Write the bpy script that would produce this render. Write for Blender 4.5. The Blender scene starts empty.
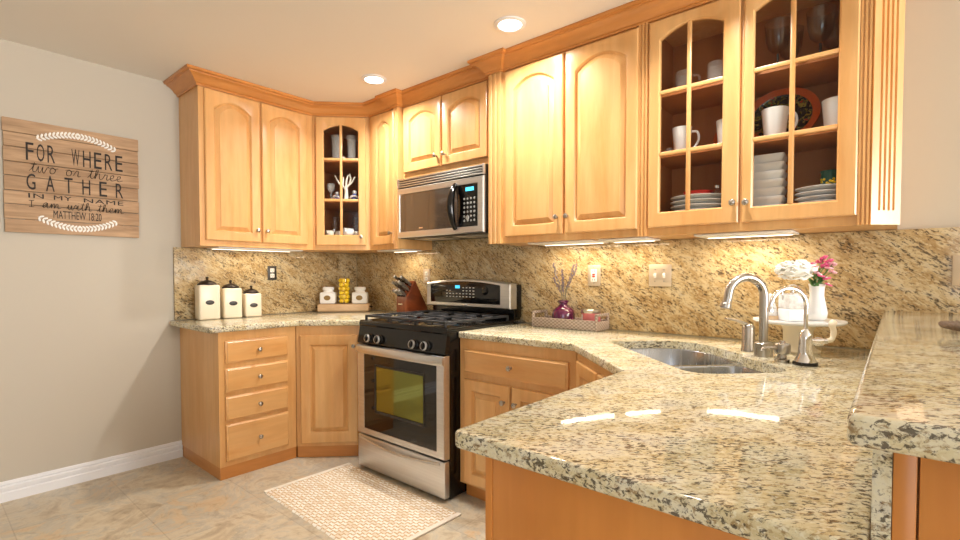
import bpy, bmesh, math, random
from mathutils import Vector, Matrix
random.seed(7)
SC = bpy.context.scene
COL = SC.collection
PI = math.pi
S2 = 2 ** -0.5

# ------------------------------------------------------------------ camera
cd = bpy.data.cameras.new('camera'); cam = bpy.data.objects.new('camera', cd); COL.objects.link(cam)
cam.location = (3.5776, -2.5492, 1.2026)
cam.rotation_euler = (math.radians(90 - 1.59), 0, math.radians(40.43))
cd.sensor_width = 36; cd.lens = 36 * 488.64 / 960; cd.shift_y = 17.7 / 960; cd.clip_start = 0.02
SC.camera = cam
# ------------------------------------------------------------------ world, view, large lights
SC.view_settings.view_transform = 'Standard'; SC.view_settings.look = 'None'
SC.view_settings.gamma = 1.0; SC.view_settings.use_curve_mapping = False
SC.view_settings.exposure = 0.30
SC.cycles.use_denoising = True
SC.cycles.max_bounces = 8; SC.cycles.transparent_max_bounces = 16
SC.cycles.sample_clamp_indirect = 4.0
W = bpy.data.worlds.new('daylight'); SC.world = W; W.use_nodes = True
bg = W.node_tree.nodes['Background']; bg.inputs[0].default_value = (0.80, 0.90, 1.0, 1); bg.inputs[1].default_value = 0.7

def area(name, loc, rot, sx, sy, power, color, shape='RECTANGLE', spread=180):
    l = bpy.data.lights.new(name, 'AREA'); l.shape = shape; l.size = sx
    if shape in ('RECTANGLE', 'ELLIPSE'): l.size_y = sy
    l.energy = power; l.color = color; l.spread = math.radians(spread)
    o = bpy.data.objects.new(name, l); COL.objects.link(o); o.location = loc; o.rotation_euler = rot
    return o
# fill lights added as daylight from assumed, unseen windows behind and beside the camera
area('window_fill', (5.15, -5.42, 1.45), (math.radians(90), 0, 0), 2.2, 1.9, 20, (0.90, 0.95, 1.0))
area('side_window_fill', (9.40, -1.25, 1.45), (math.radians(90), 0, math.radians(90)), 2.1, 1.9, 300, (1.0, 0.975, 0.94))

# ------------------------------------------------------------------ materials
def mat(name):
    m = bpy.data.materials.new(name); m.use_nodes = True
    nt = m.node_tree
    return m, nt, nt.nodes['Principled BSDF']
def N(nt, t, **k):
    n = nt.nodes.new(t)
    for a, b in k.items(): setattr(n, a, b)
    return n
def srgb(r, g, b):
    f = lambda c: (c / 255 / 12.92) if c / 255 <= 0.04045 else ((c / 255 + 0.055) / 1.055) ** 2.4
    return (f(r), f(g), f(b), 1)
def plain(name, rgb, rough=0.5, metal=0, spec=0.5, coat=0):
    m, nt, p = mat(name)
    p.inputs['Base Color'].default_value = srgb(*rgb); p.inputs['Roughness'].default_value = rough
    p.inputs['Metallic'].default_value = metal; p.inputs['Specular IOR Level'].default_value = spec
    p.inputs['Coat Weight'].default_value = coat
    # a faint procedural mottling so no surface is dead flat
    n = N(nt, 'ShaderNodeTexNoise'); n.inputs['Scale'].default_value = 35; n.inputs['Detail'].default_value = 3
    tc = N(nt, 'ShaderNodeTexCoord'); nt.links.new(tc.outputs['Object'], n.inputs['Vector'])
    mr = N(nt, 'ShaderNodeMapRange'); mr.inputs['To Min'].default_value = max(0, rough - 0.04); mr.inputs['To Max'].default_value = min(1, rough + 0.04)
    nt.links.new(n.outputs['Fac'], mr.inputs['Value']); nt.links.new(mr.outputs['Result'], p.inputs['Roughness'])
    return m
def coords(nt, scale=(1, 1, 1), rot=(0, 0, 0), kind='Object'):
    tc = N(nt, 'ShaderNodeTexCoord'); mp = N(nt, 'ShaderNodeMapping')
    mp.inputs['Scale'].default_value = scale; mp.inputs['Rotation'].default_value = rot
    nt.links.new(tc.outputs[kind], mp.inputs['Vector'])
    return mp.outputs['Vector']
def ramp(nt, stops, interp='LINEAR'):
    r = N(nt, 'ShaderNodeValToRGB'); cr = r.color_ramp; cr.interpolation = interp
    while len(cr.elements) < len(stops): cr.elements.new(0.5)
    for e, (p, c) in zip(cr.elements, stops): e.position = p; e.color = c
    return r
def noise(nt, vec, scale, detail=4, rough=0.55, dist=0):
    n = N(nt, 'ShaderNodeTexNoise'); n.inputs['Scale'].default_value = scale; n.inputs['Detail'].default_value = detail
    n.inputs['Roughness'].default_value = rough; n.inputs['Distortion'].default_value = dist
    nt.links.new(vec, n.inputs['Vector']); return n.outputs['Fac']
def mixc(nt, fac, a, b, mode='MIX'):
    m = N(nt, 'ShaderNodeMix', data_type='RGBA', blend_type=mode)
    for s, v in ((0, fac), (6, a), (7, b)):
        if hasattr(v, 'links'): nt.links.new(v, m.inputs[s])
        else: m.inputs[s].default_value = v
    return m.outputs[2]

def wood(name, light, dark, scale, rough=0.32, coat=0.25):
    m, nt, p = mat(name)
    v = coords(nt, scale)
    a = noise(nt, v, 1.0, 5, 0.6, 0.6)
    r = ramp(nt, [(0.30, srgb(*dark)), (0.68, srgb(*light))]); nt.links.new(a, r.inputs['Fac'])
    v2 = coords(nt, tuple(s * 4 for s in scale)); b = noise(nt, v2, 1.0, 3, 0.6)
    r2 = ramp(nt, [(0.35, (0.86, 0.84, 0.80, 1)), (0.65, (1, 1, 1, 1))]); nt.links.new(b, r2.inputs['Fac'])
    nt.links.new(mixc(nt, 0.6, r.outputs['Color'], r2.outputs['Color'], 'MULTIPLY'), p.inputs['Base Color'])
    p.inputs['Roughness'].default_value = rough; p.inputs['Coat Weight'].default_value = coat; p.inputs['Coat Roughness'].default_value = 0.2
    return m
MAPLE = wood('maple', (231, 184, 124), (219, 160, 94), (9, 9, 1.1))
MAPLE_H = wood('maple_horizontal', (231, 184, 124), (219, 160, 94), (1.1, 9, 9))
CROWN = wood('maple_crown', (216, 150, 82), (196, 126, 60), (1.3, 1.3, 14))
PANEL = wood('maple_end_panel', (224, 150, 74), (212, 134, 60), (5, 5, 0.7))
INSIDE_SHADED = wood('maple_inside_shaded', (190, 122, 64), (170, 98, 46), (6, 6, 0.9), 0.5, 0)  # same maple made browner: the cabinet interior's shade is put into the colour
SIGNWOOD = wood('sign_wood', (202, 170, 138), (158, 128, 100), (3, 22, 30), 0.8, 0)
TRAYWOOD = wood('tray_wood', (226, 196, 160), (206, 172, 134), (4, 20, 20), 0.6, 0)
CHERRY = wood('cherry', (150, 74, 34), (96, 40, 18), (20, 4, 8), 0.3, 0.3)

def granite(name, scale, rot, stops, dk=0.682):
    m, nt, p = mat(name)
    tc = N(nt, 'ShaderNodeTexCoord'); r0 = N(nt, 'ShaderNodeMapping'); r0.inputs['Rotation'].default_value = rot; nt.links.new(tc.outputs['Object'], r0.inputs['Vector'])
    r1 = N(nt, 'ShaderNodeMapping'); r1.inputs['Scale'].default_value = scale; nt.links.new(r0.outputs['Vector'], r1.inputs['Vector']); v = r1.outputs['Vector']
    big = noise(nt, v, 13.0, 6, 0.7, 0.6)
    base = ramp(nt, [(q, srgb(*c)) for q, c in zip((0.32, 0.46, 0.58, 0.72), stops)]); nt.links.new(big, base.inputs['Fac'])
    fl = noise(nt, v, 75.0, 5, 0.7, 0.4)
    f1 = ramp(nt, [(0.52, (0, 0, 0, 1)), (0.62, (0.8, 0.8, 0.8, 1))]); nt.links.new(fl, f1.inputs['Fac'])
    c1 = mixc(nt, f1.outputs['Color'], base.outputs['Color'], srgb(146, 116, 72))
    fl3 = noise(nt, v, 110.0, 4, 0.6, 0.2)
    f3 = ramp(nt, [(0.38, (0.9, 0.9, 0.9, 1)), (0.46, (0, 0, 0, 1))]); nt.links.new(fl3, f3.inputs['Fac'])
    c2 = mixc(nt, f3.outputs['Color'], c1, srgb(*stops[2]))
    fl2 = noise(nt, v, 115.0, 5, 0.66, 0.5)
    reg = noise(nt, v, 16.0, 3, 0.6, 0.3)
    ad = N(nt, 'ShaderNodeMath', operation='MULTIPLY_ADD'); nt.links.new(reg, ad.inputs[0]); ad.inputs[1].default_value = 0.30; nt.links.new(fl2, ad.inputs[2])
    f2 = ramp(nt, [(dk, (0, 0, 0, 1)), (dk + 0.07, (0.85, 0.85, 0.85, 1))]); nt.links.new(ad.outputs[0], f2.inputs['Fac'])
    c3 = mixc(nt, f2.outputs['Color'], c2, srgb(62, 51, 42))
    nt.links.new(c3, p.inputs['Base Color'])
    p.inputs['Roughness'].default_value = 0.06; p.inputs['Specular IOR Level'].default_value = 0.4
    return m
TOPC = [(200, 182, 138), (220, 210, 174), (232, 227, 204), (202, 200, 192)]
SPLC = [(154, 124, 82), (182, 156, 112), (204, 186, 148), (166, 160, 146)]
GR_TOP = granite('granite_top', (0.7, 1.25, 1.25), (0, 0, math.radians(-40)), TOPC)
GR_EDGE = GR_TOP
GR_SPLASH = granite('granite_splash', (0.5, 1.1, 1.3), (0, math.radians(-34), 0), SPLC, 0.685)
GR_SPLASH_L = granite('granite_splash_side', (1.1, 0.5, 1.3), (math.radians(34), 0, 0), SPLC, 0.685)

def floor_mat():
    m, nt, p = mat('stone_tile')
    v = coords(nt, (1, 1, 1))
    a = noise(nt, v, 4.0, 7, 0.68, 0.9)
    r = ramp(nt, [(0.30, srgb(172, 158, 138)), (0.40, srgb(196, 180, 154)), (0.48, srgb(214, 202, 178)), (0.55, srgb(194, 188, 174)), (0.62, srgb(212, 192, 160)), (0.74, srgb(206, 172, 132))]); nt.links.new(a, r.inputs['Fac'])
    b = noise(nt, v, 13, 6, 0.74, 0.8)
    r2 = ramp(nt, [(0.36, (0.70, 0.66, 0.61, 1)), (0.47, (0.95, 0.94, 0.92, 1)), (0.62, (1, 1, 1, 1))]); nt.links.new(b, r2.inputs['Fac'])
    c = mixc(nt, 0.75, r.outputs['Color'], r2.outputs['Color'], 'MULTIPLY')
    br = N(nt, 'ShaderNodeTexBrick'); br.offset = 0.5; nt.links.new(v, br.inputs['Vector'])
    br.inputs['Scale'].default_value = 1.0; br.inputs['Brick Width'].default_value = 0.45; br.inputs['Row Height'].default_value = 0.45
    br.inputs['Mortar Size'].default_value = 0.003; br.inputs['Mortar Smooth'].default_value = 0.6
    br.inputs['Color1'].default_value = (1, 1, 1, 1); br.inputs['Color2'].default_value = (0.92, 0.92, 0.93, 1); br.inputs['Mortar'].default_value = (0.78, 0.76, 0.74, 1)
    nt.links.new(mixc(nt, 1.0, c, br.outputs['Color'], 'MULTIPLY'), p.inputs['Base Color'])
    p.inputs['Roughness'].default_value = 0.38
    return m
FLOOR = floor_mat()
def paint(name, rgb, rough=0.7):
    m, nt, p = mat(name)
    v = coords(nt); a = noise(nt, v, 120, 2)
    bp = N(nt, 'ShaderNodeBump'); bp.inputs['Strength'].default_value = 0.05; bp.inputs['Distance'].default_value = 0.002
    nt.links.new(a, bp.inputs['Height']); nt.links.new(bp.outputs['Normal'], p.inputs['Normal'])
    p.inputs['Base Color'].default_value = srgb(*rgb); p.inputs['Roughness'].default_value = rough
    return m
WALL = paint('greige_paint', (196, 189, 176)); CEIL = paint('ceiling_paint', (238, 234, 228)); TRIM = plain('white_trim', (238, 240, 246), 0.4)
def steel(name, rgb, rough, scale):
    m, nt, p = mat(name)
    v = coords(nt, scale); a = noise(nt, v, 1.0, 3)
    mr = N(nt, 'ShaderNodeMapRange'); mr.inputs['To Min'].default_value = rough - 0.07; mr.inputs['To Max'].default_value = rough + 0.09
    nt.links.new(a, mr.inputs['Value']); nt.links.new(mr.outputs['Result'], p.inputs['Roughness'])
    r = ramp(nt, [(0.3, tuple(c * 0.88 for c in srgb(*rgb)[:3]) + (1,)), (0.7, srgb(*rgb))]); nt.links.new(a, r.inputs['Fac'])
    nt.links.new(r.outputs['Color'], p.inputs['Base Color']); p.inputs['Metallic'].default_value = 1.0
    return m
STEEL = steel('brushed_steel', (222, 222, 222), 0.33, (2, 90, 90))
SINKSTEEL = steel('sink_steel', (168, 172, 178), 0.25, (60, 4, 4))
NICKEL = steel('brushed_nickel', (186, 180, 172), 0.27, (40, 40, 4))
CHROME = plain('chrome', (232, 232, 234), 0.06, 1)
BLACK = plain('black_enamel', (9, 8, 8), 0.14, 0, 0.5)
BLACKGLASS = plain('black_glass', (10, 8, 7), 0.04, 0, 0.6, 0.1)
IRON = plain('cast_iron', (46, 47, 50), 0.42, 0.0)
DARKGREY = plain('dark_grey_metal', (70, 68, 66), 0.4, 0.6)
BRONZE = plain('dark_bronze', (44, 34, 30), 0.35, 0.5)
CREAM = plain('cream_ceramic', (240, 228, 204), 0.3)
WHITE = plain('white_ceramic', (240, 240, 240), 0.18)
PLASTIC = plain('white_plastic', (238, 236, 230), 0.4)
YELLOW = plain('lemon_skin', (252, 216, 24), 0.4)
PURPLE = plain('purple_glass', (88, 14, 66), 0.06, 0, 0.8, 0.5)
PINKWAX = plain('pink_wax', (214, 120, 124), 0.35)
WICKER = plain('grey_wicker', (168, 152, 140), 0.8)
RED = plain('red_ceramic', (214, 44, 34), 0.3)
GREEN = plain('leaf_green', (70, 122, 52), 0.6)
STEM = plain('dried_stem', (126, 122, 104), 0.8)
LAV = plain('dried_lavender', (112, 96, 110), 0.8)
PINK = plain('pink_petal', (224, 92, 140), 0.6)
PALEPINK = plain('pale_pink_petal', (244, 190, 204), 0.6)
WHITEPETAL = plain('white_petal', (250, 248, 240), 0.6)
BROWNPLATE = plain('label_bronze', (150, 120, 70), 0.4, 0.4)
INK = plain('black_ink', (34, 28, 26), 0.7)
CHALK = plain('white_paint', (244, 242, 238), 0.7)
GREYPLATE = plain('pale_stoneware', (226, 225, 220), 0.3)
ORANGE = plain('orange_glaze', (206, 92, 34), 0.25)
DARKGLAZE = plain('dark_glaze', (44, 38, 30), 0.25)
OLIVEGLAZE = plain('olive_glaze', (120, 112, 40), 0.25)
TEAL = plain('teal_glaze', (40, 96, 84), 0.3)
BLUE = plain('blue_glaze', (70, 88, 160), 0.3)
CORAL = plain('white_coral', (238, 230, 216), 0.7)
ROPE = plain('brown_rope', (112, 92, 74), 0.8)

def clear(name, tint, gloss=0.06, f0=1.45):
    m, nt, p = mat(name); nt.nodes.remove(p)
    out = [n for n in nt.nodes if n.type == 'OUTPUT_MATERIAL'][0]
    t = N(nt, 'ShaderNodeBsdfTransparent'); t.inputs[0].default_value = tint
    g = N(nt, 'ShaderNodeBsdfGlossy'); g.inputs['Roughness'].default_value = 0.03
    fr = N(nt, 'ShaderNodeLayerWeight'); fr.inputs['Blend'].default_value = 0.5
    pw = N(nt, 'ShaderNodeMath', operation='POWER'); nt.links.new(fr.outputs['Facing'], pw.inputs[0]); pw.inputs[1].default_value = 4.0
    mr = N(nt, 'ShaderNodeMapRange'); nt.links.new(pw.outputs[0], mr.inputs['Value']); mr.inputs['To Min'].default_value = (f0 - 1) ** 2 / (f0 + 1) ** 2; mr.inputs['To Max'].default_value = 0.6
    mx = N(nt, 'ShaderNodeMixShader'); nt.links.new(mr.outputs[0], mx.inputs[0]); nt.links.new(t.outputs[0], mx.inputs[1]); nt.links.new(g.outputs[0], mx.inputs[2])
    nt.links.new(mx.outputs[0], out.inputs[0]); return m
PANE = clear('window_pane', (0.93, 0.94, 0.93, 1), f0=1.35)
GLASS = clear('clear_glass', (0.985, 0.985, 0.98, 1), f0=1.45)
SMOKE = clear('smoked_glass', (0.88, 0.84, 0.80, 1), f0=1.6)
OVENGLASS = clear('oven_window', (0.30, 0.30, 0.26, 1), f0=1.6)
def frosted(name, rgb, alpha, rough):
    m, nt, p = mat(name); p.inputs['Base Color'].default_value = srgb(*rgb); p.inputs['Alpha'].default_value = alpha; p.inputs['Roughness'].default_value = rough
    n = noise(nt, coords(nt, (60, 60, 60)), 1.0, 2); mr = N(nt, 'ShaderNodeMapRange'); mr.inputs['To Min'].default_value = alpha * 0.5; mr.inputs['To Max'].default_value = min(1, alpha * 1.5)
    nt.links.new(n, mr.inputs['Value']); nt.links.new(mr.outputs['Result'], p.inputs['Alpha']); return m
CUTGLASS = frosted('cut_glass', (240, 242, 240), 0.19, 0.10); MILKGLASS = frosted('milk_glass', (244, 246, 248), 0.55, 0.1)
def glow(name, rgb, s):
    m, nt, p = mat(name)
    p.inputs['Base Color'].default_value = srgb(*rgb); p.inputs['Emission Color'].default_value = srgb(*rgb); p.inputs['Emission Strength'].default_value = s
    return m
LAMP = glow('lamp_lens', (255, 246, 230), 6.0); LEDSTRIP = glow('led_lens', (255, 240, 215), 2.5); DISPLAY = glow('display_blue', (70, 190, 230), 1.2)
SKIN = None
def rug_mat():
    m, nt, p = mat('woven_rug')
    v = coords(nt)
    br = N(nt, 'ShaderNodeTexBrick'); br.offset = 0.5; nt.links.new(v, br.inputs['Vector'])
    br.inputs['Scale'].default_value = 1.0; br.inputs['Brick Width'].default_value = 0.04; br.inputs['Row Height'].default_value = 0.02
    br.inputs['Mortar Size'].default_value = 0.0035; br.inputs['Mortar Smooth'].default_value = 0.5
    br.inputs['Color1'].default_value = srgb(246, 241, 230); br.inputs['Color2'].default_value = srgb(216, 184, 138); br.inputs['Mortar'].default_value = srgb(206, 178, 138)
    br.inputs['Bias'].default_value = -0.5
    nt.links.new(br.outputs['Color'], p.inputs['Base Color']); p.inputs['Roughness'].default_value = 0.95
    return m
RUG = rug_mat(); RUGEDGE = plain('rug_hem', (236, 228, 214), 0.95)
def wicker_mat():
    m, nt, p = mat('woven_wicker')
    v = coords(nt, (75, 75, 110)); w = N(nt, 'ShaderNodeTexChecker'); nt.links.new(v, w.inputs['Vector']); w.inputs['Scale'].default_value = 1
    w.inputs['Color1'].default_value = srgb(182, 168, 158); w.inputs['Color2'].default_value = srgb(146, 130, 120)
    nt.links.new(w.outputs['Color'], p.inputs['Base Color']); p.inputs['Roughness'].default_value = 0.8
    return m
WICKER = wicker_mat()
def platter_mat():
    m, nt, p = mat('painted_platter')
    v = coords(nt, (1, 1, 1)); n = noise(nt, v, 30, 2, 0.5, 1.5)
    r = ramp(nt, [(0.0, srgb(32, 28, 24)), (0.48, srgb(32, 28, 24)), (0.52, srgb(150, 130, 50)), (0.58, srgb(60, 84, 48)), (0.64, srgb(176, 54, 30))], 'CONSTANT')
    nt.links.new(n, r.inputs['Fac']); nt.links.new(r.outputs['Color'], p.inputs['Base Color']); p.inputs['Roughness'].default_value = 0.2
    return m
PLATTER = platter_mat()

# ------------------------------------------------------------------ mesh helpers
def BM(): return bmesh.new()
def box(bm, x0, x1, y0, y1, z0, z1, bev=0.0, seg=2, M=None):
    mt = Matrix.Translation(((x0 + x1) / 2, (y0 + y1) / 2, (z0 + z1) / 2)) @ Matrix.Diagonal((abs(x1 - x0), abs(y1 - y0), abs(z1 - z0), 1))
    if M is not None: mt = M @ mt
    vs = bmesh.ops.create_cube(bm, size=1, matrix=mt)['verts']
    if bev > 0:
        es = list({e for v in vs for e in v.link_edges})
        bmesh.ops.bevel(bm, geom=es, offset=bev, segments=seg, affect='EDGES', profile=0.5)
def rings(bm, loops, cap0=True, cap1=True, closed=False):
    L = [[bm.verts.new(p) for p in lp] for lp in loops]
    n = len(L[0]); rng = range(len(L)) if closed else range(len(L) - 1)
    for i in rng:
        a, b = L[i], L[(i + 1) % len(L)]
        for j in range(n):
            bm.faces.new((a[j], a[(j + 1) % n], b[(j + 1) % n], b[j]))
    if not closed:
        if cap0: bm.faces.new(L[0][::-1])
        if cap1: bm.faces.new(L[-1])
    return L
def lathe(bm, prof, c=(0, 0, 0), n=24, M=None, cap0=True, cap1=True, closed=False, sx=1, sy=1):
    M = M or Matrix.Identity(4); loops = []
    for r, z in prof:
        r = max(r, 0.0004)
        loops.append([M @ Vector((c[0] + r * sx * math.cos(2 * PI * k / n), c[1] + r * sy * math.sin(2 * PI * k / n), c[2] + z)) for k in range(n)])
    rings(bm, loops, cap0, cap1, closed)
def tube(bm, pts, r, n=10, flat=1.0):
    pts = [Vector(p) for p in pts]; m = len(pts); loops = []
    rr = r if isinstance(r, (list, tuple)) else [r] * m
    up = None
    for i, p in enumerate(pts):
        t = (pts[min(i + 1, m - 1)] - pts[max(i - 1, 0)]).normalized()
        if up is None:
            up = Vector((0, 0, 1)) if abs(t.z) < 0.9 else Vector((1, 0, 0))
        a = t.cross(up).normalized(); b = a.cross(t).normalized(); up = b
        loops.append([p + a * rr[i] * math.cos(2 * PI * k / n) + b * rr[i] * flat * math.sin(2 * PI * k / n) for k in range(n)])
    rings(bm, loops)
def prism(bm, poly, z0, z1, M=None):
    M = M or Matrix.Identity(4)
    rings(bm, [[M @ Vector((x, y, z0)) for x, y in poly], [M @ Vector((x, y, z1)) for x, y in poly]])
def ball(bm, c, r, sx=1, sy=1, sz=1, seg=12, M=None):
    mt = Matrix.Translation(c) @ (M or Matrix.Identity(4)) @ Matrix.Diagonal((sx, sy, sz, 1))
    bmesh.ops.create_uvsphere(bm, u_segments=seg, v_segments=max(6, seg * 2 // 3), radius=r, matrix=mt)
def smooth_pts(ctrl, k=6):
    P = [Vector(p) for p in ctrl]; P = [P[0] * 2 - P[1]] + P + [P[-1] * 2 - P[-2]]; out = []
    for i in range(1, len(P) - 2):
        for s in range(k):
            t = s / k; a, b, c, d = P[i - 1:i + 3]
            out.append(0.5 * ((2 * b) + (c - a) * t + (2 * a - 5 * b + 4 * c - d) * t * t + (3 * b - a - 3 * c + d) * t ** 3))
    out.append(P[-2]); return out
def inset_poly(poly, d):
    out = []; n = len(poly)
    for i in range(n):
        p0, p1, p2 = (Vector(poly[i - 1]), Vector(poly[i]), Vector(poly[(i + 1) % n]))
        e1 = (p1 - p0).normalized(); e2 = (p2 - p1).normalized()
        n1 = Vector((-e1.y, e1.x)); n2 = Vector((-e2.y, e2.x))      # inward for CCW
        m = (n1 + n2) / max(0.2, 1 + n1.dot(n2)); q = p1 + m * d; out.append((q.x, q.y))
    return out
def round_poly(poly, radii, k=6):
    out = []; n = len(poly)
    for i in range(n):
        r = radii[i] if isinstance(radii, (list, tuple)) else radii
        p0, p1, p2 = (Vector(poly[i - 1]), Vector(poly[i]), Vector(poly[(i + 1) % n]))
        if r <= 0: out.append((p1.x, p1.y)); continue
        a = (p0 - p1).normalized(); b = (p2 - p1).normalized(); th = a.angle(b); d = r / math.tan(th / 2)
        A, B = p1 + a * d, p1 + b * d
        for s in range(k + 1):
            t = s / k; q = A * (1 - t) ** 2 + p1 * 2 * t * (1 - t) + B * t * t; out.append((q.x, q.y))
    return out
def slab(bm, poly, z0, z1, r=0.008, hole=None):
    """stone slab: CCW outline with a rounded edge, optional hole"""
    prof = [(r, z0)] + [(r * (1 - math.sin(a)), z0 + r * (1 - math.cos(a))) for a in (PI / 6, PI / 3, PI / 2)]
    prof += [(r * (1 - math.cos(a)), z1 - r * (1 - math.sin(a))) for a in (0, PI / 6, PI / 3, PI / 2)]
    L = rings(bm, [[(x, y, z) for x, y in inset_poly(poly, d)] for d, z in prof], False, False)
    H = None
    if hole: H = rings(bm, [[(x, y, z) for x, y in hole] for z in (z0, z1)], False, False)
    for idx in (0, -1):
        loops = [L[idx]] + ([H[idx]] if H else [])
        es = []
        for lp in loops:
            for i in range(len(lp)): es.append(bm.edges.get((lp[i], lp[(i + 1) % len(lp)])))
        bmesh.ops.triangle_fill(bm, edges=es, use_beauty=True, use_dissolve=False)
def mesh_from(name, bm, m, auto=38):
    bmesh.ops.recalc_face_normals(bm, faces=bm.faces)
    me = bpy.data.meshes.new(name); bm.to_mesh(me); bm.free(); me.materials.append(m)
    for p in me.polygons: p.use_smooth = True
    me.set_sharp_from_angle(angle=math.radians(auto)); return me
def part(name, bm, m, parent, label=None, auto=38):
    o = bpy.data.objects.new(name, mesh_from(name, bm, m, auto)); COL.objects.link(o); o.parent = parent
    if label: o['label'] = label
    return o
def thing(name, label, cat, loc=(0, 0, 0), rotz=0, group=None):
    o = bpy.data.objects.new(name, None); o.empty_display_size = 0.05; COL.objects.link(o); o.location = loc; o.rotation_euler = (0, 0, rotz)
    o['label'] = label; o['category'] = cat
    if group: o['group'] = group
    return o
def solo(name, bm, m, label=None, cat=None, group=None, kind=None, loc=None, rotz=0, auto=38):
    """one mesh = one thing; origin moved to its base unless loc is given"""
    if loc is None:
        xs = [v.co for v in bm.verts]
        loc = Vector(((min(v.x for v in xs) + max(v.x for v in xs)) / 2, (min(v.y for v in xs) + max(v.y for v in xs)) / 2, min(v.z for v in xs)))
        bmesh.ops.translate(bm, verts=bm.verts, vec=-loc)
    o = bpy.data.objects.new(name, mesh_from(name, bm, m, auto)); COL.objects.link(o); o.location = loc; o.rotation_euler = (0, 0, rotz)
    if label: o['label'] = label; o['category'] = cat
    if group: o['group'] = group
    if kind: o['kind'] = kind
    return o
def dup(o, loc, rotz=None, label=None):
    c = o.copy(); COL.objects.link(c); c.location = loc
    if rotz is not None: c.rotation_euler = (0, 0, rotz)
    if label: c['label'] = label
    for ch in list(o.children):
        d = ch.copy(); COL.objects.link(d); d.parent = c
        for g in list(ch.children):
            e = g.copy(); COL.objects.link(e); e.parent = d
    return c
def text_bm(body, x0, x1, z0, z1, y, spacing=1.0, thick=0.0006):
    cu = bpy.data.curves.new('t', 'FONT'); cu.body = body; cu.extrude = 0.01; cu.space_character = spacing; cu.resolution_u = 3
    ob = bpy.data.objects.new('t', cu); COL.objects.link(ob); bpy.context.view_layer.update()
    me = bpy.data.meshes.new_from_object(ob.evaluated_get(bpy.context.evaluated_depsgraph_get()))
    bpy.data.objects.remove(ob); bm = BM(); bm.from_mesh(me); bpy.data.meshes.remove(me)
    X = [v.co.x for v in bm.verts]; Y = [v.co.y for v in bm.verts]; a, b, c, d = min(X), max(X), min(Y), max(Y)
    for v in bm.verts:
        v.co = ((x0 + (v.co.x - a) / (b - a) * (x1 - x0)), y - (thick if v.co.z > 0 else 0), z0 + (v.co.y - c) / (d - c) * (z1 - z0))
    return bm
RX = Matrix.Rotation(PI / 2, 4, 'X')   # turns +z into -y (towards the viewer of a cabinet front)

# ------------------------------------------------------------------ room shell
H = 2.43
def struct(name, bm, m):
    return solo(name, bm, m, kind='structure', loc=(0, 0, 0))
b = BM(); box(b, -0.1, 9.5, -5.5, 0.1, -0.1, 0); struct('floor', b, FLOOR)
b = BM(); box(b, -0.1, 9.5, -5.5, 0.1, H, H + 0.1); struct('ceiling', b, CEIL)
b = BM(); box(b, -0.1, 0, -5.5, 0.1, 0, H); struct('wall_left', b, WALL)
b = BM(); box(b, 0, 9.5, 0, 0.1, 0, H); struct('wall_back', b, WALL)
b = BM()
for a in ((-0.1, 4.0, 0, H), (6.3, 9.5, 0, H), (4.0, 6.3, 0, 0.45), (4.0, 6.3, 2.42, H)): box(b, a[0], a[1], -5.6, -5.5, a[2], a[3])
struct('wall_front', b, WALL)
b = BM()
for a in ((-5.5, -2.35, 0, H), (-0.15, 0.1, 0, H), (-2.35, -0.15, 0, 0.45), (-2.35, -0.15, 2.42, H)): box(b, 9.5, 9.6, a[0], a[1], a[2], a[3])
struct('wall_right', b, WALL)
b = BM()
prof = [(0, 0), (0.020, 0), (0.020, 0.046), (0.012, 0.052), (0.015, 0.058), (0.015, 0.076), (0.006, 0.083), (0.010, 0.089), (0.008, 0.102), (0.003, 0.106), (0, 0.106)]
rings(b, [[(x, -5.5, z) for x, z in prof], [(x, -1.392, z) for x, z in prof]]); struct('baseboard_left', b, TRIM)

# ------------------------------------------------------------------ cabinet pieces (local frame: x right, y into the cabinet, z up; face at y = 0)
def outline(x0, x1, z0, z1, rise, y, M=12):
    pts = [(x0, y, z0), (x1, y, z0), (x1, y, z1 - rise)]
    for k in range(1, M):
        s = 1 - k / M; pts.append((x0 + (x1 - x0) * s, y, z1 - rise * (2 * s - 1) ** 2))
    pts.append((x0, y, z1 - rise)); return pts
KNOB = None
def knob(parent, x, z, y):
    b = BM(); M = Matrix.Translation((x, y, z)) @ RX
    lathe(b, [(0.007, -0.001), (0.006, 0.004), (0.005, 0.012), (0.010, 0.016), (0.0135, 0.021), (0.0125, 0.026), (0.007, 0.029), (0.001, 0.030)], n=14, M=M)
    return part('knob', b, NICKEL, parent, 'brushed nickel knob')
def raised_door(parent, x0, x1, z0, z1, rise=0.0, kx=None, kz=None, stile=0.052, rail=0.055, t=0.02, m=None, top=None):
    b = BM(); ox, oz = x0 + stile, z0 + rail; px, pz = x1 - stile, z1 - (top or rail)
    L = [outline(x0, x1, z0, z1, 0, 0), outline(x0, x1, z0, z1, 0, -t + 0.005), outline(x0 + 0.005, x1 - 0.005, z0 + 0.005, z1 - 0.005, 0, -t)]
    for d, y in ((0, -t), (0.003, -t + 0.002), (0.006, -t + 0.011), (0.011, -t + 0.016), (0.034, -t + 0.0035), (0.035, -t + 0.0005)):
        L.append(outline(ox + d, px - d, oz + d, pz - d, rise, y))
    rings(b, L); o = part('door', b, m or MAPLE, parent)
    if kx is not None: knob(o, kx, kz, -t)
    return o
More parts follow.
